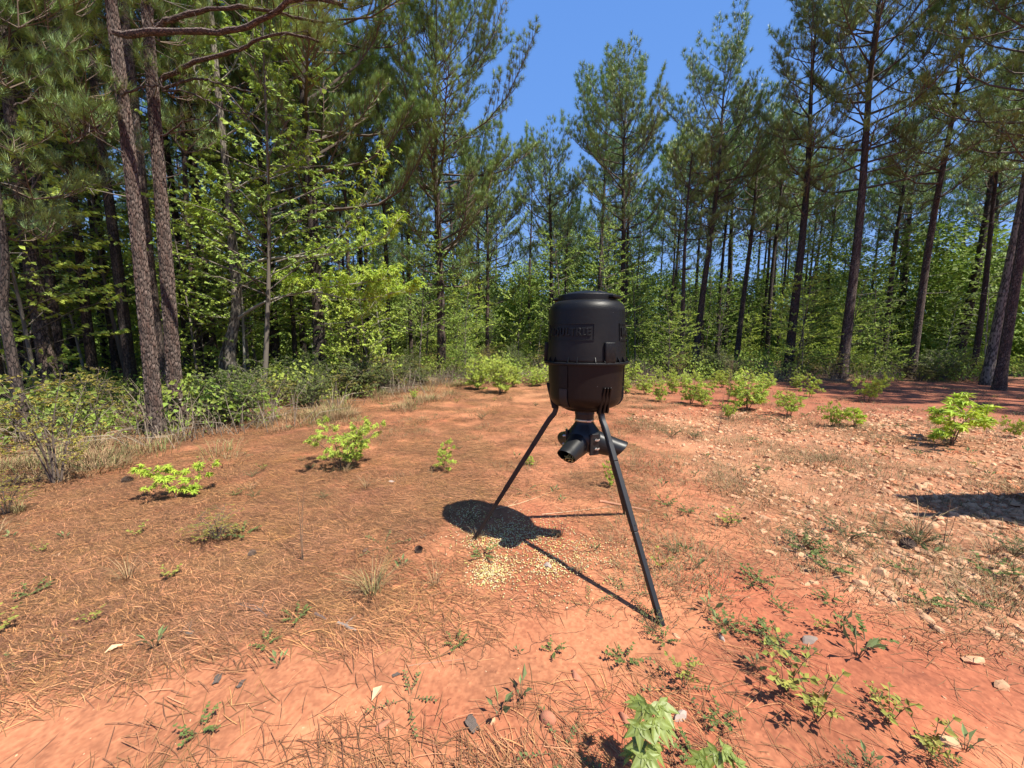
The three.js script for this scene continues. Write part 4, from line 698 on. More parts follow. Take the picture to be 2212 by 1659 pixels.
// ------------------------------------------------------------------ litter: pine straw, dry grass, spilt corn
{
  const r = rng(66), mk = (n, rad, flow) => {
    const m = new MB();
    for (let k = 0; k < n; k++) {
      const a = r() < flow ? (r() - 0.5) * 1.1 : r() * PI, len = 0.08 + 0.09 * r(), bend = (r() - 0.5) * 0.42, q = Math.sqrt(r()) * rad, w = r() * 6.28, x = Math.cos(w) * q, z = Math.sin(w) * q, lift = 0.002 + 0.011 * r() * r(), k0 = 0.25 + 1.2 * r() * r(), c = C(0.62 * k0, 0.295 * k0, 0.135 * k0), wid = 0.0009 + 0.0006 * r();
      let prev = null; for (let i = 0; i <= 3; i++) { const t = i / 3 - 0.5, b = a + bend * t, px = x + Math.cos(b) * len * t, pz = z + Math.sin(b) * len * t, y = 0.001 + lift * (1 - Math.pow(2 * t + (r() - 0.5) * 0.3, 2)), ww = wid * (i === 3 ? 0.3 : 1); const L = m.vert(px - Math.sin(b) * ww, y, pz + Math.cos(b) * ww, c), R = m.vert(px + Math.sin(b) * ww, y + 0.0005, pz - Math.cos(b) * ww, c); if (prev) { m.tri(prev[0], prev[1], L); m.tri(prev[1], R, L); } prev = [L, R]; }
    }
    return m.geo();
  };
  const dense = [0, 1, 2].map(() => mk(120, 0.24, 0.45)), loose = [0, 1, 2].map(() => mk(30, 0.26, 0.1)), lists = [[], [], [], [], [], []];
  const place = (list, x, z, s = 1) => { const e = 0.1, n = V(land(x - e, z) - land(x + e, z), 2 * e, land(x, z - e) - land(x, z + e)).normalize(); list.push(M4(V(x, land(x, z) + 0.003, z), new THREE.Quaternion().setFromUnitVectors(UPV, n).multiply(turnY((r() < 0.5 ? 0 : PI) - 0.35 + (r() - 0.5) * 0.8)), V(s, s, s))); };
  for (let i = 0; i < 42000; i++) {
    const z = -0.55 - 15 * Math.pow(r(), 1.6), lim = 1.4 * (0.45 - z), x = (r() * 2 - 1) * Math.min(lim, 12), q = zones(x, z), k = Math.floor(r() * 3);
    if (r() < q.straw * 0.25 * (1 - 0.4 * q.stone) * smoothstep(Math.hypot((x - 0.3) * 0.8, z + 2.7), 0.35, 1.25)) place(lists[k], x, z);
    else if (r() < (0.032 + 0.09 * smoothstep(q.m + q.n, -0.1, 0.5)) * (1 + 0.5 * q.stone) * (1 - 0.92 * q.bare) * (z > -1.7 ? 0.35 + 1.7 * smoothstep(q.n + 0.4 * q.m, -0.1, 0.3) : 1) && z > -8) place(lists[3 + k], x, z);
  }
  const g = new THREE.Group(); g.name = 'pine_straw'; tag(g, 'fallen reddish brown pine needles strewn over the clay', 'pine straw', undefined, 'stuff'); scene.add(g);
  lists.forEach((l, i) => stuff('needles', i < 3 ? dense[i] : loose[i - 3], MAT.straw, l, null, l.map(() => { const k = 0.8 + 0.5 * r(); return C(k, k * (0.92 + 0.2 * r()), k * (0.9 + 0.3 * r())); }), g));
}
function blades(seed, n, rad, h, w, cols, splay = 0.6) {
  const m = new MB(), r = rng(seed);
  for (let k = 0; k < n; k++) {
    const a = r() * 6.28, q = Math.sqrt(r()) * rad, x = Math.cos(a) * q, z = Math.sin(a) * q, b = a + (r() - 0.5) * 1.4, hh = h * (0.4 + 0.8 * r()), out = hh * splay * (0.3 + r()), c0 = cols[Math.floor(r() * cols.length)], k0 = 0.7 + 0.6 * r(), c = C(c0[0] * k0, c0[1] * k0, c0[2] * k0), sx = -Math.sin(b) * w, sz = Math.cos(b) * w;
    const p = [[0, 0, 1], [0.3, 0.6, 0.9], [0.7, 0.92, 0.6], [1, 0.8 + 0.25 * r(), 0.1]]; let prev = null;
    for (const [o, y, ww] of p) { const X0 = x + Math.cos(b) * out * o, Z0 = z + Math.sin(b) * out * o, L = m.vert(X0 - sx * ww, y * hh, Z0 - sz * ww, c), R = m.vert(X0 + sx * ww, y * hh, Z0 + sz * ww, c); if (prev) { m.tri(prev[0], prev[1], L); m.tri(prev[1], R, L); } prev = [L, R]; }
  }
  return m.geo();
}
const DRY = [[0.40, 0.27, 0.15], [0.33, 0.20, 0.11], [0.45, 0.32, 0.18], [0.25, 0.20, 0.09]], GRN = [[0.17, 0.23, 0.06], [0.22, 0.26, 0.09], [0.30, 0.27, 0.12]];
{
  const r = rng(67), geos = [blades(1, 60, 0.25, 0.15, 0.0022, DRY, 1.3), blades(2, 70, 0.3, 0.09, 0.0024, DRY, 1.9), blades(3, 60, 0.24, 0.16, 0.0026, GRN.concat(DRY.slice(0, 2)), 1.1), blades(4, 46, 0.22, 0.05, 0.0018, [[0.18, 0.17, 0.06], [0.26, 0.2, 0.09], [0.36, 0.25, 0.14], [0.30, 0.18, 0.10]], 1.7)], lists = [[], [], [], []];
  for (let i = 0; i < 30000; i++) {
    const z = -1.8 - 17 * Math.pow(r(), 1.1), lim = 1.42 * (0.4 - z), x = (r() * 2 - 1) * Math.min(lim, 19), q = inWoods(x, z), edge = smoothstep(q, 0.02, 0.5) * (1 - 0.75 * smoothstep(q, 0.7, 1)), lft = x < 0 ? 1 : 0.55, fuzz = smoothstep(fbm(x * 0.7, z * 0.7, 3, 15.1), -0.05, 0.25);
    const y = land(x, z) - 0.004, m = M4(V(x, y, z), turnY(r() * 6.28), V(1, 0.6 + 0.7 * r(), 1).multiplyScalar(0.7 + 0.6 * r()));
    if (r() < edge * 0.33 * lft * (0.25 + 0.75 * fuzz)) lists[Math.floor(r() * 3)].push(m);
    else if (x < 0 && leftEdge(z) > x - 1.6 && r() < 0.32 * fuzz) lists[Math.floor(r() * 2.4)].push(m);
    else if (z < -4.2 && q < 0.3 && r() < 0.10 * fuzz) lists[3].push(m);
    else if (zones(x, z).stone > 0.3 && r() < 0.03 + 0.22 * fuzz) lists[3].push(m);
    else if (x > 0.8 && z < -2.2 && r() < 0.06 + 0.2 * fuzz) lists[3].push(m);
  }
  const g = new THREE.Group(); g.name = 'grass'; tag(g, 'dry tan grass along the wood edges and between the stones', 'grass', undefined, 'stuff'); scene.add(g);
  lists.forEach((l, i) => stuff('blades', geos[i], MAT.straw, l, null, null, g));
  // dead twigs and bracken at the foot of the woods
  const tw = new MB(); for (let k = 0; k < 26; k++) { const a = r() * 6.28, q = r() * 0.5, p = V(Math.cos(a) * q, 0, Math.sin(a) * q), d = V(r() - 0.5, 0.3 + 0.8 * r(), r() - 0.5).normalize(), l = 0.2 + 0.7 * r(), k0 = 0.5 + 0.8 * r(), c = C(0.24 * k0, 0.19 * k0, 0.14 * k0); tw.tube([p, p.clone().addScaledVector(d, l * 0.5), p.clone().addScaledVector(d, l).add(V((r() - 0.5) * 0.4, -0.15, (r() - 0.5) * 0.4))], [0.005, 0.004, 0.0015], 3, c, c); }
  const ml = []; for (let i = 0; i < 9000 && ml.length < 420; i++) { const z = -5.2 - 15 * r(), x = -16 + 34 * r(); const q = inWoods(x, z); if (q < 0.35 || (z < -17.5) || r() > 0.5) continue; ml.push(M4(V(x, land(x, z) - 0.02, z), turnY(r() * 6), V(1, 1, 1).multiplyScalar(0.7 + 0.7 * r()))); }
  stuff('brush', tw.geo(true), MAT.limb, ml, 'dead twigs tangled at the foot of the woods');
  // low green growth of the forest floor, and the mass of leaves far behind the last trunks
  const lf = new MB(), lo = { leaf: 0.075, wide: 0.7, color: [0.25, 0.33, 0.05] }; for (let k = 0; k < 220; k++) { const a = r() * 6.28, q = Math.sqrt(r()) * 0.55; leafAt(lf, r, V(Math.cos(a) * q, 0.05 + 0.6 * r() * (1.1 - q), Math.sin(a) * q), V(Math.cos(a), 0.3, Math.sin(a)), lo); }
  const fl = []; for (let i = 0; i < 9000 && fl.length < 620; i++) { const z = -6 - 24 * r(), x = -24 + 54 * r(); if (inWoods(x, z) < 0.6 || Math.abs(x) > 1.5 * -z + 1) continue; fl.push(M4(V(x, land(x, z) - 0.03, z), turnY(r() * 6), V(1, 0.8 + 0.9 * r(), 1).multiplyScalar(0.7 + 0.8 * r()))); }
  stuff('undergrowth', lf.geo(), MAT.leaf, fl, 'low green growth covering the floor of the woods', fl.map(() => { const k = 0.7 + 0.6 * r(); return C(k * (0.9 + 0.3 * r()), k, k); }));
  const fw = new MB(), fo = { leaf: 0.17, wide: 0.75, color: [0.22, 0.31, 0.05] }; for (let k = 0; k < 460; k++) { const d = V(r() - 0.5, r() - 0.5, r() - 0.5).normalize().multiplyScalar(1.3 * Math.cbrt(r())); leafAt(fw, r, d, d.clone().normalize(), fo); }
  const fm = []; for (let i = 0; i < 1500; i++) { const a = (r() * 150 - 75) * RAD, d = 31 + 28 * r(), x = Math.sin(a) * d, z = -Math.cos(a) * d, h = 7.5 * Math.pow(r(), 1.5); fm.push(M4(V(x, land(x, z) + h, z), turnY(r() * 6), V(1, 1, 1).multiplyScalar(0.8 + 0.8 * r()))); }
  stuff('far_woods', fw.geo(), MAT.leaf, fm, 'green mass of woods far behind the last trunks', fm.map(() => { const k = 0.6 + 0.7 * r(); return C(k, k, k); }));
}
{ // corn
  const r = rng(68), g = new THREE.SphereGeometry(1, 7, 5); { const p = g.attributes.position; for (let i = 0; i < p.count; i++) { const x = p.getX(i), k = 0.75 + 0.25 * x; p.setXYZ(i, x * 0.0058, p.getY(i) * 0.0030, p.getZ(i) * 0.0047 * k); } g.computeVertexNormals(); }
  const ms = [], add = (px, py, sx, sy, n) => { for (let k = 0; k < n * 0.8; k++) { const a = r() * 6.28, q = Math.sqrt(-2 * Math.log(1 - r() * 0.98)) * 0.5, p = G(px + Math.cos(a) * q * sx, py + Math.sin(a) * q * sy); if (Math.hypot(p.x - 0.53, p.z + 2.79) > 1.5) continue; ms.push(M4(p.add(V(0, 0.005 + 0.006 * r(), 0)), new THREE.Quaternion().setFromEuler(new THREE.Euler((r() - 0.5) * 0.9, r() * 6.28, (r() - 0.5) * 0.9)), V(1, 1, 1).multiplyScalar(0.85 + 0.4 * r()))); } };
  add(1058, 1240, 46, 34, 560); add(1085, 1222, 60, 40, 260); add(1120, 1150, 110, 38, 900); add(1010, 1115, 45, 30, 330); add(1060, 1170, 90, 22, 420); add(1205, 1215, 80, 40, 420); add(1180, 1225, 40, 30, 200); add(1310, 1205, 80, 35, 130); add(1240, 1175, 90, 18, 150); add(1160, 1220, 200, 60, 220); add(1190, 1280, 150, 40, 60);
  const o = stuff('corn_kernels', g, MAT.corn, ms, 'yellow corn kernels spilt on the clay beneath the feeder', ms.map(() => { const k = 0.8 + 0.35 * r(); return C(k, k * (0.95 + 0.15 * r()), k * (0.8 + 1.2 * r())); }));
}

// ------------------------------------------------------------------ weeds and small plants
function weedGeo(kind, seed) {
  const r = rng(seed), w = new MB(), f = new MB(), st = C(0.17, 0.13, 0.07);
  const K = { clover: { n: 7, h: 0.07, sp: 0.11, lf: 0.020, per: 8, c: [0.125, 0.165, 0.045], wd: 0.75 }, leafy: { n: 6, h: 0.16, sp: 0.10, lf: 0.032, per: 4, c: [0.26, 0.26, 0.055], wd: 0.6 }, dock: { n: 6, h: 0.075, sp: 0.05, lf: 0.055, per: 1, c: [0.20, 0.25, 0.10], wd: 0.4 }, wiry: { n: 16, h: 0.10, sp: 0.12, lf: 0.016, per: 9, c: [0.10, 0.125, 0.045], wd: 0.45 }, creeper: { n: 5, h: 0.03, sp: 0.20, lf: 0.018, per: 11, c: [0.14, 0.17, 0.06], wd: 0.6 } }[kind];
  for (let s = 0; s < K.n; s++) {
    const a = s / K.n * 6.28 + r(), l = 0.6 + 0.6 * r(), p0 = V(Math.cos(a) * 0.006, 0, Math.sin(a) * 0.006), p2 = V(Math.cos(a) * K.sp * l, K.h * l * (0.6 + 0.5 * r()), Math.sin(a) * K.sp * l), p1 = p0.clone().lerp(p2, 0.5).add(V(0, K.h * 0.18, 0)), c = curve([p0, p1, p2], 6);
    w.tube(c, c.map((_, i) => 0.0016 - 0.00012 * i), 4, st);
    for (let k = 0; k < K.per; k++) {
      const t = K.per === 1 ? 0.55 : 0.25 + 0.75 * (k + 0.5 * r()) / K.per, i = Math.min(5, Math.floor(t * 6)), p = c[i].clone().lerp(c[i + 1], t * 6 - i), b = a + (k % 2 ? 1 : -1) * (0.6 + 0.8 * r());
      const d = K.per === 1 ? V(Math.cos(a) * 0.7, 0.55 + 0.5 * r(), Math.sin(a) * 0.7).normalize() : V(Math.cos(b), 0.45 * (r() - 0.2) + 0.15, Math.sin(b)).normalize(), n = V((r() - 0.5) * 1.9, 0.8, (r() - 0.5) * 1.9).normalize(), z = K.lf * (0.7 + 0.6 * r());
      f.leaf(p, d, n, z, z * K.wd, tintOf(K.c, r, 0.5), 0.1); if (kind === 'clover' || kind === 'leafy') f.leaf(p, d.clone().applyAxisAngle(UPV, 1.1), n, z * 0.9, z * K.wd * 0.9, tintOf(K.c, r, 0.5), 0.1);
    }
  }
  return { stem: w.geo(true), leaves: f.geo() };
}
{
  const src = {}, NAMES = { clover: ['clover_weed', 'weed'], leafy: ['leafy_seedling', 'seedling'], dock: ['broadleaf_rosette', 'weed'], wiry: ['wiry_weed', 'weed'], creeper: ['creeping_weed', 'weed'] };
  const add = (kind, p, turn, s, label, group, v = 0) => {
    const key = kind + v; p.y -= 0.002;
    if (!src[key]) { const g = weedGeo(kind, 1000 + Object.keys(src).length), t = thing(NAMES[kind][0], label, NAMES[kind][1], p.toArray(), turn, group); part('stem', g.stem, MAT.straw, t); part('leaves', g.leaves, MAT.herb, t); t.scale.setScalar(s); src[key] = t; return t; }
    return copy(src[key], p.toArray(), turn, s, label, group);
  };
  for (const [kind, px, py, s, label, v] of [
    ['leafy', 1695, 1492, 1.15, 'yellow-green leafy seedling above the bottom right, upper of a pair casting leafy shadows', 0], ['leafy', 1765, 1555, 1.25, 'yellow-green leafy seedling at the bottom right, lower of a pair casting leafy shadows', 1], ['leafy', 1478, 1482, 0.8, 'small yellow-green seedling upslope of the leafy plant at the bottom', 0], ['leafy', 1920, 1562, 0.95, 'thin olive seedling at bottom right below the dark-leaved weed', 2], ['leafy', 2010, 1638, 1.0, 'broad-leaved seedling at the bottom edge near the right corner', 1], ['leafy', 1893, 1512, 0.5, 'little olive seedling between two taller ones at bottom right', 2],
    ['dock', 1852, 1420, 1.35, 'upright weed with folded dark leaves at the right, below a trailing one', 0], ['clover', 1870, 1385, 1.1, 'dark trailing weed right of the flat grey stone', 0], ['clover', 1690, 1408, 1.15, 'dark green weed left of the flat grey stone', 1], ['clover', 1650, 1380, 0.9, 'dark green weed left of another near the flat grey stone', 0], ['clover', 1570, 1362, 0.9, 'dark weed right of the foot of the front leg', 1], ['dock', 1815, 1358, 1.0, 'weed with one tall pale leaf on the bare clay at right', 1],
    ['dock', 1125, 1508, 1.0, 'pale weed with three rounded leaves above the egg-shaped red stone', 1], ['dock', 1078, 1545, 1.0, 'single long pale leaf standing at the bottom middle', 2],
    ['wiry', 1408, 1362, 0.85, 'wiry green weed grown round the front foot of the feeder', 0], ['clover', 1435, 1388, 0.6, 'flat dark weed just below the front foot of the feeder', 0], ['clover', 1352, 1430, 0.8, 'bluish weed downslope of the front foot of the feeder', 1], ['clover', 1195, 1410, 0.55, 'small dark weed in the bare clay below the corn', 0],
    ['creeper', 1350, 1283, 1.0, 'creeping weed crossing the shadow of the front leg', 0], ['creeper', 1275, 1310, 0.8, 'creeping weed left of the shadow of the front leg', 1], ['clover', 1045, 1205, 0.95, 'dark green weed standing at the left of the corn pile', 0], ['creeper', 1180, 1165, 0.7, 'creeping weed along the top of the leg shadow', 1],
    ['leafy', 1425, 1230, 0.75, 'yellow-green seedling right behind the middle of the front leg', 1], ['dock', 1505, 1228, 0.9, 'pale rosette right of the front leg, lower of two', 0], ['dock', 1480, 1195, 0.9, 'pale rosette right of the front leg, upper of two', 1], ['wiry', 1455, 1195, 0.9, 'wiry weed right of the front leg', 0], ['dock', 1285, 1190, 0.7, 'pale rosette among the scattered corn', 2], ['dock', 1445, 1130, 0.8, 'pale rosette beside the right side of the front leg', 2],
    ['clover', 1640, 1258, 1.0, 'low dark weed on the bare clay between the feeder and the stones', 1], ['creeper', 1560, 1280, 0.8, 'creeping weed on the bare clay right of the front leg', 0], ['clover', 1795, 1235, 1.2, 'round green weed at the lower edge of the stones', 0], ['clover', 1690, 1318, 0.6, 'small green weed alone on the bare clay at right', 1], ['clover', 1795, 1295, 0.6, 'small dark weed alone on the bare clay far right', 0],
    ['wiry', 1830, 1165, 1.7, 'grassy green clump among the stones left of the dark shade', 0], ['wiry', 1735, 1180, 1.5, 'dry wiry clump among the stones at the left of the grassy green one', 1], ['clover', 1745, 1195, 1.3, 'bright green weed in the dry wiry clump among the stones', 1], ['wiry', 1985, 1175, 1.4, 'green clump under the dark shade at right', 1], ['wiry', 2190, 1200, 1.6, 'green clump among stones at the right edge of the picture', 0], ['clover', 2010, 1310, 1.0, 'dark weed among the lower stones at right', 0], ['clover', 2140, 1240, 1.2, 'green weed among the stones near the right edge', 1],
    ['wiry', 480, 1168, 1.1, 'wiry green weed in the straw below the lime sapling', 0], ['clover', 525, 1160, 1.0, 'dark green weed right of a wiry one in the straw', 0], ['leafy', 372, 1250, 0.7, 'small olive seedling on the straw near the left', 2], ['clover', 575, 1395, 0.55, 'small dark weed at the edge of straw and bare clay', 0], ['clover', 640, 1338, 0.7, 'dark weed above a broken twig on the straw', 1], ['dock', 868, 1228, 0.8, 'green weed on the straw above the dry tussock', 0], ['creeper', 830, 1180, 1.0, 'green creeping weed on the straw left of the feeder', 1],
    ['leafy', 300, 1158, 0.6, 'two-leaved seedling in the straw at left', 0], ['clover', 68, 1285, 0.8, 'bright green ferny weed on the straw near the left edge', 1], ['dock', 140, 1165, 0.7, 'single bright green leaf upright in the straw at left', 2], ['leafy', 440, 1010, 0.8, 'seedling just right of the top of the lime sapling at left', 1], ['leafy', 568, 1018, 0.6, 'seedling on the straw between the two lime saplings', 0],
    ['creeper', 885, 1508, 0.9, 'green creeping weed in the needles at the bottom', 0], ['clover', 985, 1395, 0.6, 'dark weed with red stems on the bare clay', 1], ['clover', 430, 1585, 0.7, 'dark weed near the bottom left', 0], ['clover', 1560, 1560, 0.7, 'dark weed right of the leafy plant at the bottom', 1], ['creeper', 1215, 1625, 0.9, 'trailing weed at the bottom edge left of the leafy plant', 1], ['clover', 1500, 1640, 0.7, 'small dark weed at the bottom edge right of the leafy plant', 0],
    ['wiry', 1040, 905, 1.1, 'pale grassy clump far behind the thin sapling', 1], ['wiry', 1450, 945, 1.5, 'green clump right of the feeder spouts', 0], ['wiry', 1500, 948, 1.3, 'green clump right of another near the feeder spouts', 1], ['wiry', 1395, 1330, 0.5, 'tiny weed left of the front foot of the feeder', 1],
  ]) add(kind, G(px, py), px, s, label, undefined, v);
  const r = rng(70), L = 'small weed scattered over the clay and stones', Gp = 'small weeds of the clearing', ks = ['clover', 'wiry', 'dock', 'creeper', 'leafy'];
  for (let i = 0, n = 0; i < 4000 && n < 170; i++) { const z = -1.2 - 10 * Math.pow(r(), 1.2), x = (r() * 2 - 1) * 1.36 * (0.4 - z); if (inWoods(x, z) > 0.3 || r() > (x > 1 ? 0.9 : 0.35) || Math.hypot(x - 0.2, z + 2.7) < 0.8) continue; n++; add(ks[Math.floor(r() * 4.4)], V(x, land(x, z), z), r() * 6, 0.4 + 0.6 * r(), L, Gp, Math.floor(r() * 2)); }
  // tussocks of dry grass, each on its own
  const tg = [blades(21, 70, 0.04, 0.16, 0.0016, [[0.32, 0.27, 0.12], [0.24, 0.22, 0.08], [0.4, 0.3, 0.16]], 1.3), blades(22, 40, 0.03, 0.12, 0.0014, DRY, 1.5)];
  for (const [px, py, k, s, label] of [[805, 1285, 0, 1.1, 'dry grass tussock leaning left on the straw left of the feeder'], [275, 1252, 1, 1.0, 'pale grass tuft on the straw at left'], [1210, 1158, 1, 0.9, 'dry grass tuft at the right end of the drum shadow'], [40, 1110, 0, 1.0, 'pale grass tuft at the left edge of the picture'], [940, 1265, 1, 0.8, 'small dry tuft above the bare clay'], [748, 1022, 1, 0.9, 'grass tuft under the bushy lime sapling'], [790, 1055, 1, 0.9, 'dry tuft just below the bushy lime sapling'], [1250, 1235, 1, 0.6, 'dry tuft before the white stone in the corn'], [2140, 1195, 1, 1.2, 'pale dry tuft among the stones at far right'], [1985, 1160, 1, 1.7, 'tall pale grass stalks among the stones before the dark shade'], [540, 1060, 1, 0.8, 'dry tuft right of the low lime sapling'], [1030, 1165, 1, 0.7, 'dry stems at the foot of the left leg']]) {
    const o = single('grass_tussock', tg[k], MAT.straw, label, 'grass tuft'); o.position.copy(G(px, py)); o.scale.setScalar(s); o.rotation.y = px;
  }
  // tall dead stalks
  for (const [px, py, top, n, label] of [[655, 1212, 1040, 3, 'tall thin dead stalk standing in the straw left of the feeder'], [1572, 880, 768, 9, 'brown dead stalk with a feathery head among the saplings'], [1552, 935, 820, 4, 'thin bare stalks in front of the brown feathery one'], [2040, 1180, 1075, 3, 'dry stalk before the dark shade at right'], [1250, 1130, 1075, 2, 'short dead stem behind the drum shadow']]) {
    const p = G(px, py), h = (py - top) / 830 * (-p.z + 0.2), m = new MB(), q = rng(px), c = C(0.17, 0.11, 0.07), hd = new MB();
    for (let k = 0; k < n; k++) { const b = V((q() - 0.5) * 0.25 * h, h * (0.75 + 0.3 * q()), (q() - 0.5) * 0.25 * h), pts = curve([V((q() - 0.5) * 0.03, -0.02, 0), b.clone().multiplyScalar(0.5).add(V((q() - 0.5) * 0.05, 0, 0)), b], 8); m.tube(pts, pts.map((_, i) => 0.0028 - 0.00025 * i), 4, c); if (n > 4) for (let j = 0; j < 40; j++) { const o = b.clone().multiplyScalar(0.45 + 0.55 * q()), d = V(q() - 0.5, 0.3 + 0.5 * q(), q() - 0.5).normalize(); hd.tube([o, o.clone().addScaledVector(d, 0.03 + 0.05 * q())], [0.0018, 0.0005], 3, c); } }
    const t = thing('dead_stalk', label, 'dead stalk', p.toArray()); part('stem', m.geo(true), MAT.limb, t); if (n > 4) part('seed_head', hd.geo(true), MAT.limb, t);
  }
}
{ // the two star-leaved saplings at the bottom edge, leaf by leaf
  const lobe = (seed, size) => {
    const m = new MB(), r = rng(seed), lobes = [[0, 1, 0.235], [50, 0.92, 0.22], [-50, 0.92, 0.22], [102, 0.64, 0.17], [-102, 0.64, 0.17]], N = 9;
    for (const [deg, L, wd] of lobes) {
      const a = deg * RAD, dx = Math.sin(a), dz = Math.cos(a), sx = dz, sz = -dx, rows = [];
      for (let k = 0; k <= N; k++) {
        const t = k / N, half = wd * (t < 0.34 ? lerp(0.62, 1, t / 0.34) : Math.pow(1 - (t - 0.34) / 0.66, 0.85)), row = [];
        for (let e = -2; e <= 2; e++) { const s = e / 2, x = dx * L * t + sx * half * s, z = dz * L * t + sz * half * s, y = 0.06 * Math.abs(s) * (1 - t * 0.5) - 0.13 * t * t * L + 0.015 * Math.sin(t * 26 + Math.abs(s) * 3) * Math.abs(s), v = e === 0 ? 1.5 : Math.abs(Math.sin((t * 8 + Math.abs(s) * 1.1) * PI)) > 0.9 ? 1.16 : 1, k0 = v * (0.94 + 0.12 * r()); row.push(m.vert(x * size, y * size, z * size, C(0.178 * k0, 0.225 * k0, 0.034 * k0 * (e === 0 ? 1.8 : 1)))); }
        rows.push(row);
      }
      for (let k = 0; k < N; k++) for (let e = 0; e < 4; e++) { m.tri(rows[k][e], rows[k + 1][e], rows[k][e + 1]); m.tri(rows[k][e + 1], rows[k + 1][e], rows[k + 1][e + 1]); }
    }
    return m.geo(true);
  };
  const leaves = [lobe(1, 0.078), lobe(2, 0.068), lobe(3, 0.055)], lm = phy({ vertexColors: true, roughness: 0.55, transmission: 0.38, thickness: 0 });
  for (const [px, py, z, list, label] of [
    [1395, 1720, 1.2, [[1395, 1548, 1.18, 0, -60, 55, 0], [1432, 1545, 1.24, 0, 25, 30, 0], [1420, 1580, 1.14, 0, 35, 60, 0], [1380, 1590, 1.12, 1, -15, 70, 0], [1370, 1598, 1.2, 2, -80, 35, 0], [1405, 1560, 1.26, 1, 160, 30, 0], [1440, 1590, 1.2, 1, 75, 50, 0], [1385, 1630, 1.14, 0, -40, 55, 0], [1412, 1635, 1.16, 1, 50, 65, 0], [1400, 1610, 1.24, 1, 120, 20, 0], [1360, 1650, 1.2, 2, -110, 40, 0], [1375, 1540, 1.25, 2, -150, 10, 0], [1395, 1655, 1.1, 0, -10, 50, 0]], 'young plant with large star-shaped leaves rising from the bottom edge right of centre'],
    [1550, 1740, 1.15, [[1548, 1650, 1.15, 1, -60, 40, 0], [1565, 1645, 1.15, 1, 70, 45, 0], [1520, 1665, 1.12, 1, -100, 30, 0], [1590, 1668, 1.12, 2, 110, 30, 0]], 'young star-leaved plant barely rising over the bottom edge, right of the larger one'],
  ]) {
    const foot = at(px, py, z); foot.y = 0; const t = thing('sweetgum_seedling', label, 'seedling', [foot.x, land(foot.x, foot.z), foot.z]), w = new MB(), st = C(0.20, 0.16, 0.07), top = at(list[0][0], list[0][1] - 22, list[0][2]).sub(t.position);
    const pts = curve([V(0, -0.01, 0), V(top.x * 0.4, top.y * 0.5, top.z * 0.4 - 0.01), top.clone().add(V(0.01, -0.02, -0.015))], 10); w.tube(pts, pts.map((_, i) => 0.0042 - 0.00025 * i), 6, st);
    for (const [lx, ly, lz, k, az, tilt] of list) {
      const p = at(1395 * (px < 1500 ? 1 : 0) + (px < 1500 ? (lx - 1395) * 0.85 : lx), ly - 22, lz).sub(t.position), base = pts.reduce((b, q) => q.distanceTo(p) < b.distanceTo(p) && q.y < p.y ? q : b, pts[4]); w.tube([base, base.clone().lerp(p, 0.5).add(V(0, 0.01, 0)), p], [0.0014, 0.0011, 0.001], 4, C(0.25, 0.22, 0.07));
      const m = part('leaf', leaves[k], lm, t); m.position.copy(p); m.rotation.set(tilt * 0.65 * RAD, (az) * RAD, 0, 'YXZ');
    }
    part('stem', w.geo(true), MAT.limb, t);
  }
}

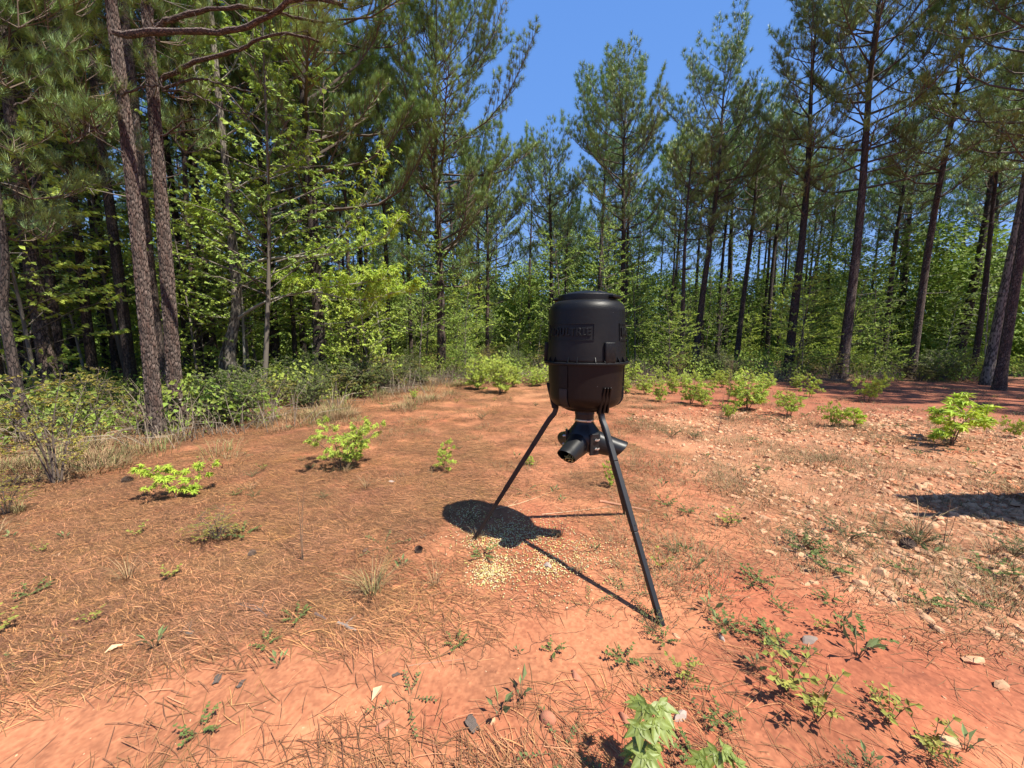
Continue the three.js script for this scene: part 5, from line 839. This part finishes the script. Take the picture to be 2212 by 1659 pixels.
// ------------------------------------------------------------------ sticks, cones, bark, dry leaves
{
  const stick = (list, rad, col, label, forks = 0) => { const pts = curve(list.map(([x, y]) => G(x, y).add(V(0, rad * 0.8, 0))), 14), m = new MB(), r = rng(list[0][0]); pts.forEach((p, i) => p.add(V((r() - 0.5) * rad, 0, (r() - 0.5) * rad))); m.tube(pts, pts.map((_, i) => rad * (1 - 0.45 * i / 14) * (0.85 + 0.3 * r())), 7, C(...col), C(...col), true); for (let k = 0; k < forks; k++) { const p = pts[3 + Math.floor(r() * 9)], d = V(r() - 0.5, 0.25 * r(), r() - 0.5).normalize(); m.tube([p, p.clone().addScaledVector(d, 0.05 + 0.08 * r())], [rad * 0.5, rad * 0.25], 4, C(...col)); } const o = single('stick', m.geo(true), MAT.limb, label, 'stick'); return o; };
  stick([[1296, 1085], [1340, 1093], [1402, 1106]], 0.013, [0.36, 0.17, 0.10], 'reddish stick lying behind the front leg of the feeder');
  stick([[510, 1306], [540, 1308], [562, 1320], [580, 1338]], 0.007, [0.11, 0.07, 0.055], 'dark crooked twig on the edge of the straw', 2); stick([[680, 1328], [705, 1340]], 0.008, [0.12, 0.075, 0.06], 'short dark twig left of the peeled stub'); stick([[730, 1348], [768, 1365]], 0.010, [0.21, 0.16, 0.13], 'peeled grey-brown stub on the clay', 1);
  stick([[1062, 1102], [1110, 1092], [1160, 1076], [1195, 1062]], 0.005, [0.45, 0.30, 0.17], 'straw-coloured branchlet above the drum shadow', 5); stick([[1170, 1112], [1240, 1105], [1330, 1094]], 0.004, [0.46, 0.32, 0.2], 'straw-coloured stem crossing behind the legs', 4); stick([[325, 1400], [390, 1372], [440, 1366]], 0.004, [0.14, 0.09, 0.07], 'thin twig in the straw at lower left', 2);
  stick([[480, 985], [540, 975], [600, 965]], 0.004, [0.34, 0.2, 0.12], 'thin brown stem on the straw right of the lime sapling'); stick([[170, 1305], [230, 1275], [290, 1255]], 0.004, [0.42, 0.22, 0.13], 'curved reddish stem across the straw at left', 1); stick([[880, 1440], [1000, 1425]], 0.003, [0.3, 0.16, 0.1], 'thin needle-like stem on the bare clay');
  stick([[1690, 1185], [1790, 1215], [1860, 1228]], 0.005, [0.36, 0.25, 0.17], 'thin pale branch among the stones at right', 2); stick([[1570, 815], [1700, 818], [1830, 822]], 0.03, [0.12, 0.09, 0.075], 'fallen dark branch along the foot of the wood at right', 3);
  // pine cones: scales spiralled on a core
  const cone = new MB(), r = rng(88); for (let k = 0; k < 110; k++) { const t = k / 110, a = k * 2.4, rr = 0.030 * Math.sin(PI * (0.12 + 0.86 * t)) + 0.003, p = V(Math.cos(a) * rr * 0.5, (t - 0.5) * 0.085, Math.sin(a) * rr * 0.5), d = V(Math.cos(a), 0.55 - 0.3 * t, Math.sin(a)).normalize(), k0 = 0.7 + 0.6 * r(); cone.leaf(p, d, UPV, rr * 0.95, 0.019, C(0.13 * k0, 0.085 * k0, 0.06 * k0), 0.12); } cone.tube([V(0, -0.042, 0), V(0, 0, 0), V(0, 0.042, 0)], [0.008, 0.016, 0.004], 7, C(0.06, 0.04, 0.03)); const cg = cone.geo();
  for (const [px, py, s, label] of [[276, 1042, 1.3, 'dark open pine cone on the straw left of the lime sapling'], [545, 1200, 0.7, 'small dark cone in the straw'], [905, 1192, 0.8, 'dark cone fragment left of the feeder leg'], [1960, 1182, 1.2, 'dark cone among the stones at right']]) { const o = single('pine_cone', cg, MAT.limb, label, 'pine cone'); o.position.copy(G(px, py)).add(V(0, 0.02 * s, 0)); o.scale.setScalar(s); o.rotation.set(1.3, px, 0.4); }
  // grey flakes of bark
  const fl = (seed) => { const g = new THREE.PlaneGeometry(0.07, 0.035, 7, 4), p = g.attributes.position, q = rng(seed); g.rotateX(-PI / 2); for (let i = 0; i < p.count; i++) { const ex = Math.abs(p.getX(i)) > 0.03 || Math.abs(p.getZ(i)) > 0.016; p.setXYZ(i, p.getX(i) * (ex ? 0.75 + 0.5 * q() : 1), 0.006 + 0.006 * q() + 8 * p.getZ(i) ** 2, p.getZ(i) * (ex ? 0.7 + 0.6 * q() : 1)); } g.computeVertexNormals(); return g; };
  const fgs = [fl(1), fl(2), fl(3)], fm = std({ color: C(0.125, 0.095, 0.078), roughness: 0.9, bumpMap: barkBump, bumpScale: 0.002 });
  const Lf = 'grey curled flake of bark on the straw', Gf = 'bark flakes on the straw';
  for (const [px, py, s, label] of [[408, 1368, 1.0, 'wide grey bark flake where straw meets bare clay'], [135, 1385, 1.2], [290, 1322, 0.9], [352, 1330, 0.9], [180, 1402, 0.8], [470, 1470, 1.0, 'grey bark flake alone on the bare clay at lower left'], [1020, 1568, 1.3, 'ragged grey bark flake left of the square pale pebble'], [915, 1160, 1.0, 'dark bark flake left of the left leg of the feeder'], [300, 1390, 0.7], [520, 1480, 0.7], [855, 1460, 0.6], [260, 1335, 0.7], [170, 1200, 0.8], [790, 1190, 0.9]]) { const o = single('bark_flake', fgs[px % 3], fm, label ?? Lf, 'bark flake', label ? undefined : Gf); o.position.copy(G(px, py)); o.scale.setScalar(s * 0.8); o.rotation.y = px; }
  const dl = new MB(); dl.leaf(V(-0.04, 0.006, 0), V(1, 0.1, 0).normalize(), UPV, 0.085, 0.045, C(0.55, 0.33, 0.19), 0.14); const dg = dl.geo(), dm = std({ vertexColors: true, roughness: 0.8 });
  for (const [px, py, label] of [[122, 1202, 'curled tan dead leaf on the straw at far left'], [246, 1405, 'tan dead leaf lit at its tip on the straw at lower left'], [815, 1500, 'tan dead leaf on the clay at the bottom']]) { const o = single('dead_leaf', dg, dm, label, 'dead leaf'); o.position.copy(G(px, py)); o.rotation.y = px; }
}
{ // out of the picture at the right: what throws the hard-edged shade on the stones
  const g = std({ color: C(0.12, 0.14, 0.11), roughness: 0.5 }), d = std({ color: C(0.03, 0.03, 0.03), roughness: 0.5 }), x = 5.75, z = -2.99, t = thing('storage_cabinet', 'steel cabinet outside the picture whose hard shade falls on the stones at right', 'cabinet', [x, land(x, z), z]);
  part('body', new RoundedBoxGeometry(1.7, 1.72, 0.40, 3, 0.02).translate(0, 0.98, 0), g, t); for (const s of [-1, 1]) { const q = part('door', new RoundedBoxGeometry(0.8, 1.6, 0.02, 2, 0.006), g, t); q.position.set(s * 0.41, 0.98, 0.208); part('handle', new RoundedBoxGeometry(0.025, 0.16, 0.03, 2, 0.006), d, q).position.set(-s * 0.34, 0, 0.02); }
  for (const [u, v] of [[-1, -1], [1, -1], [-1, 1], [1, 1]]) part('leg', new THREE.CylinderGeometry(0.025, 0.02, 0.14, 10), d, t).position.set(u * 0.78, 0.06, v * 0.15);
  part('shelf', new RoundedBoxGeometry(0.5, 0.03, 0.1, 2, 0.01), g, t).position.set(-1.09, 1.5, 0.15);
}

renderer.render(scene, camera);
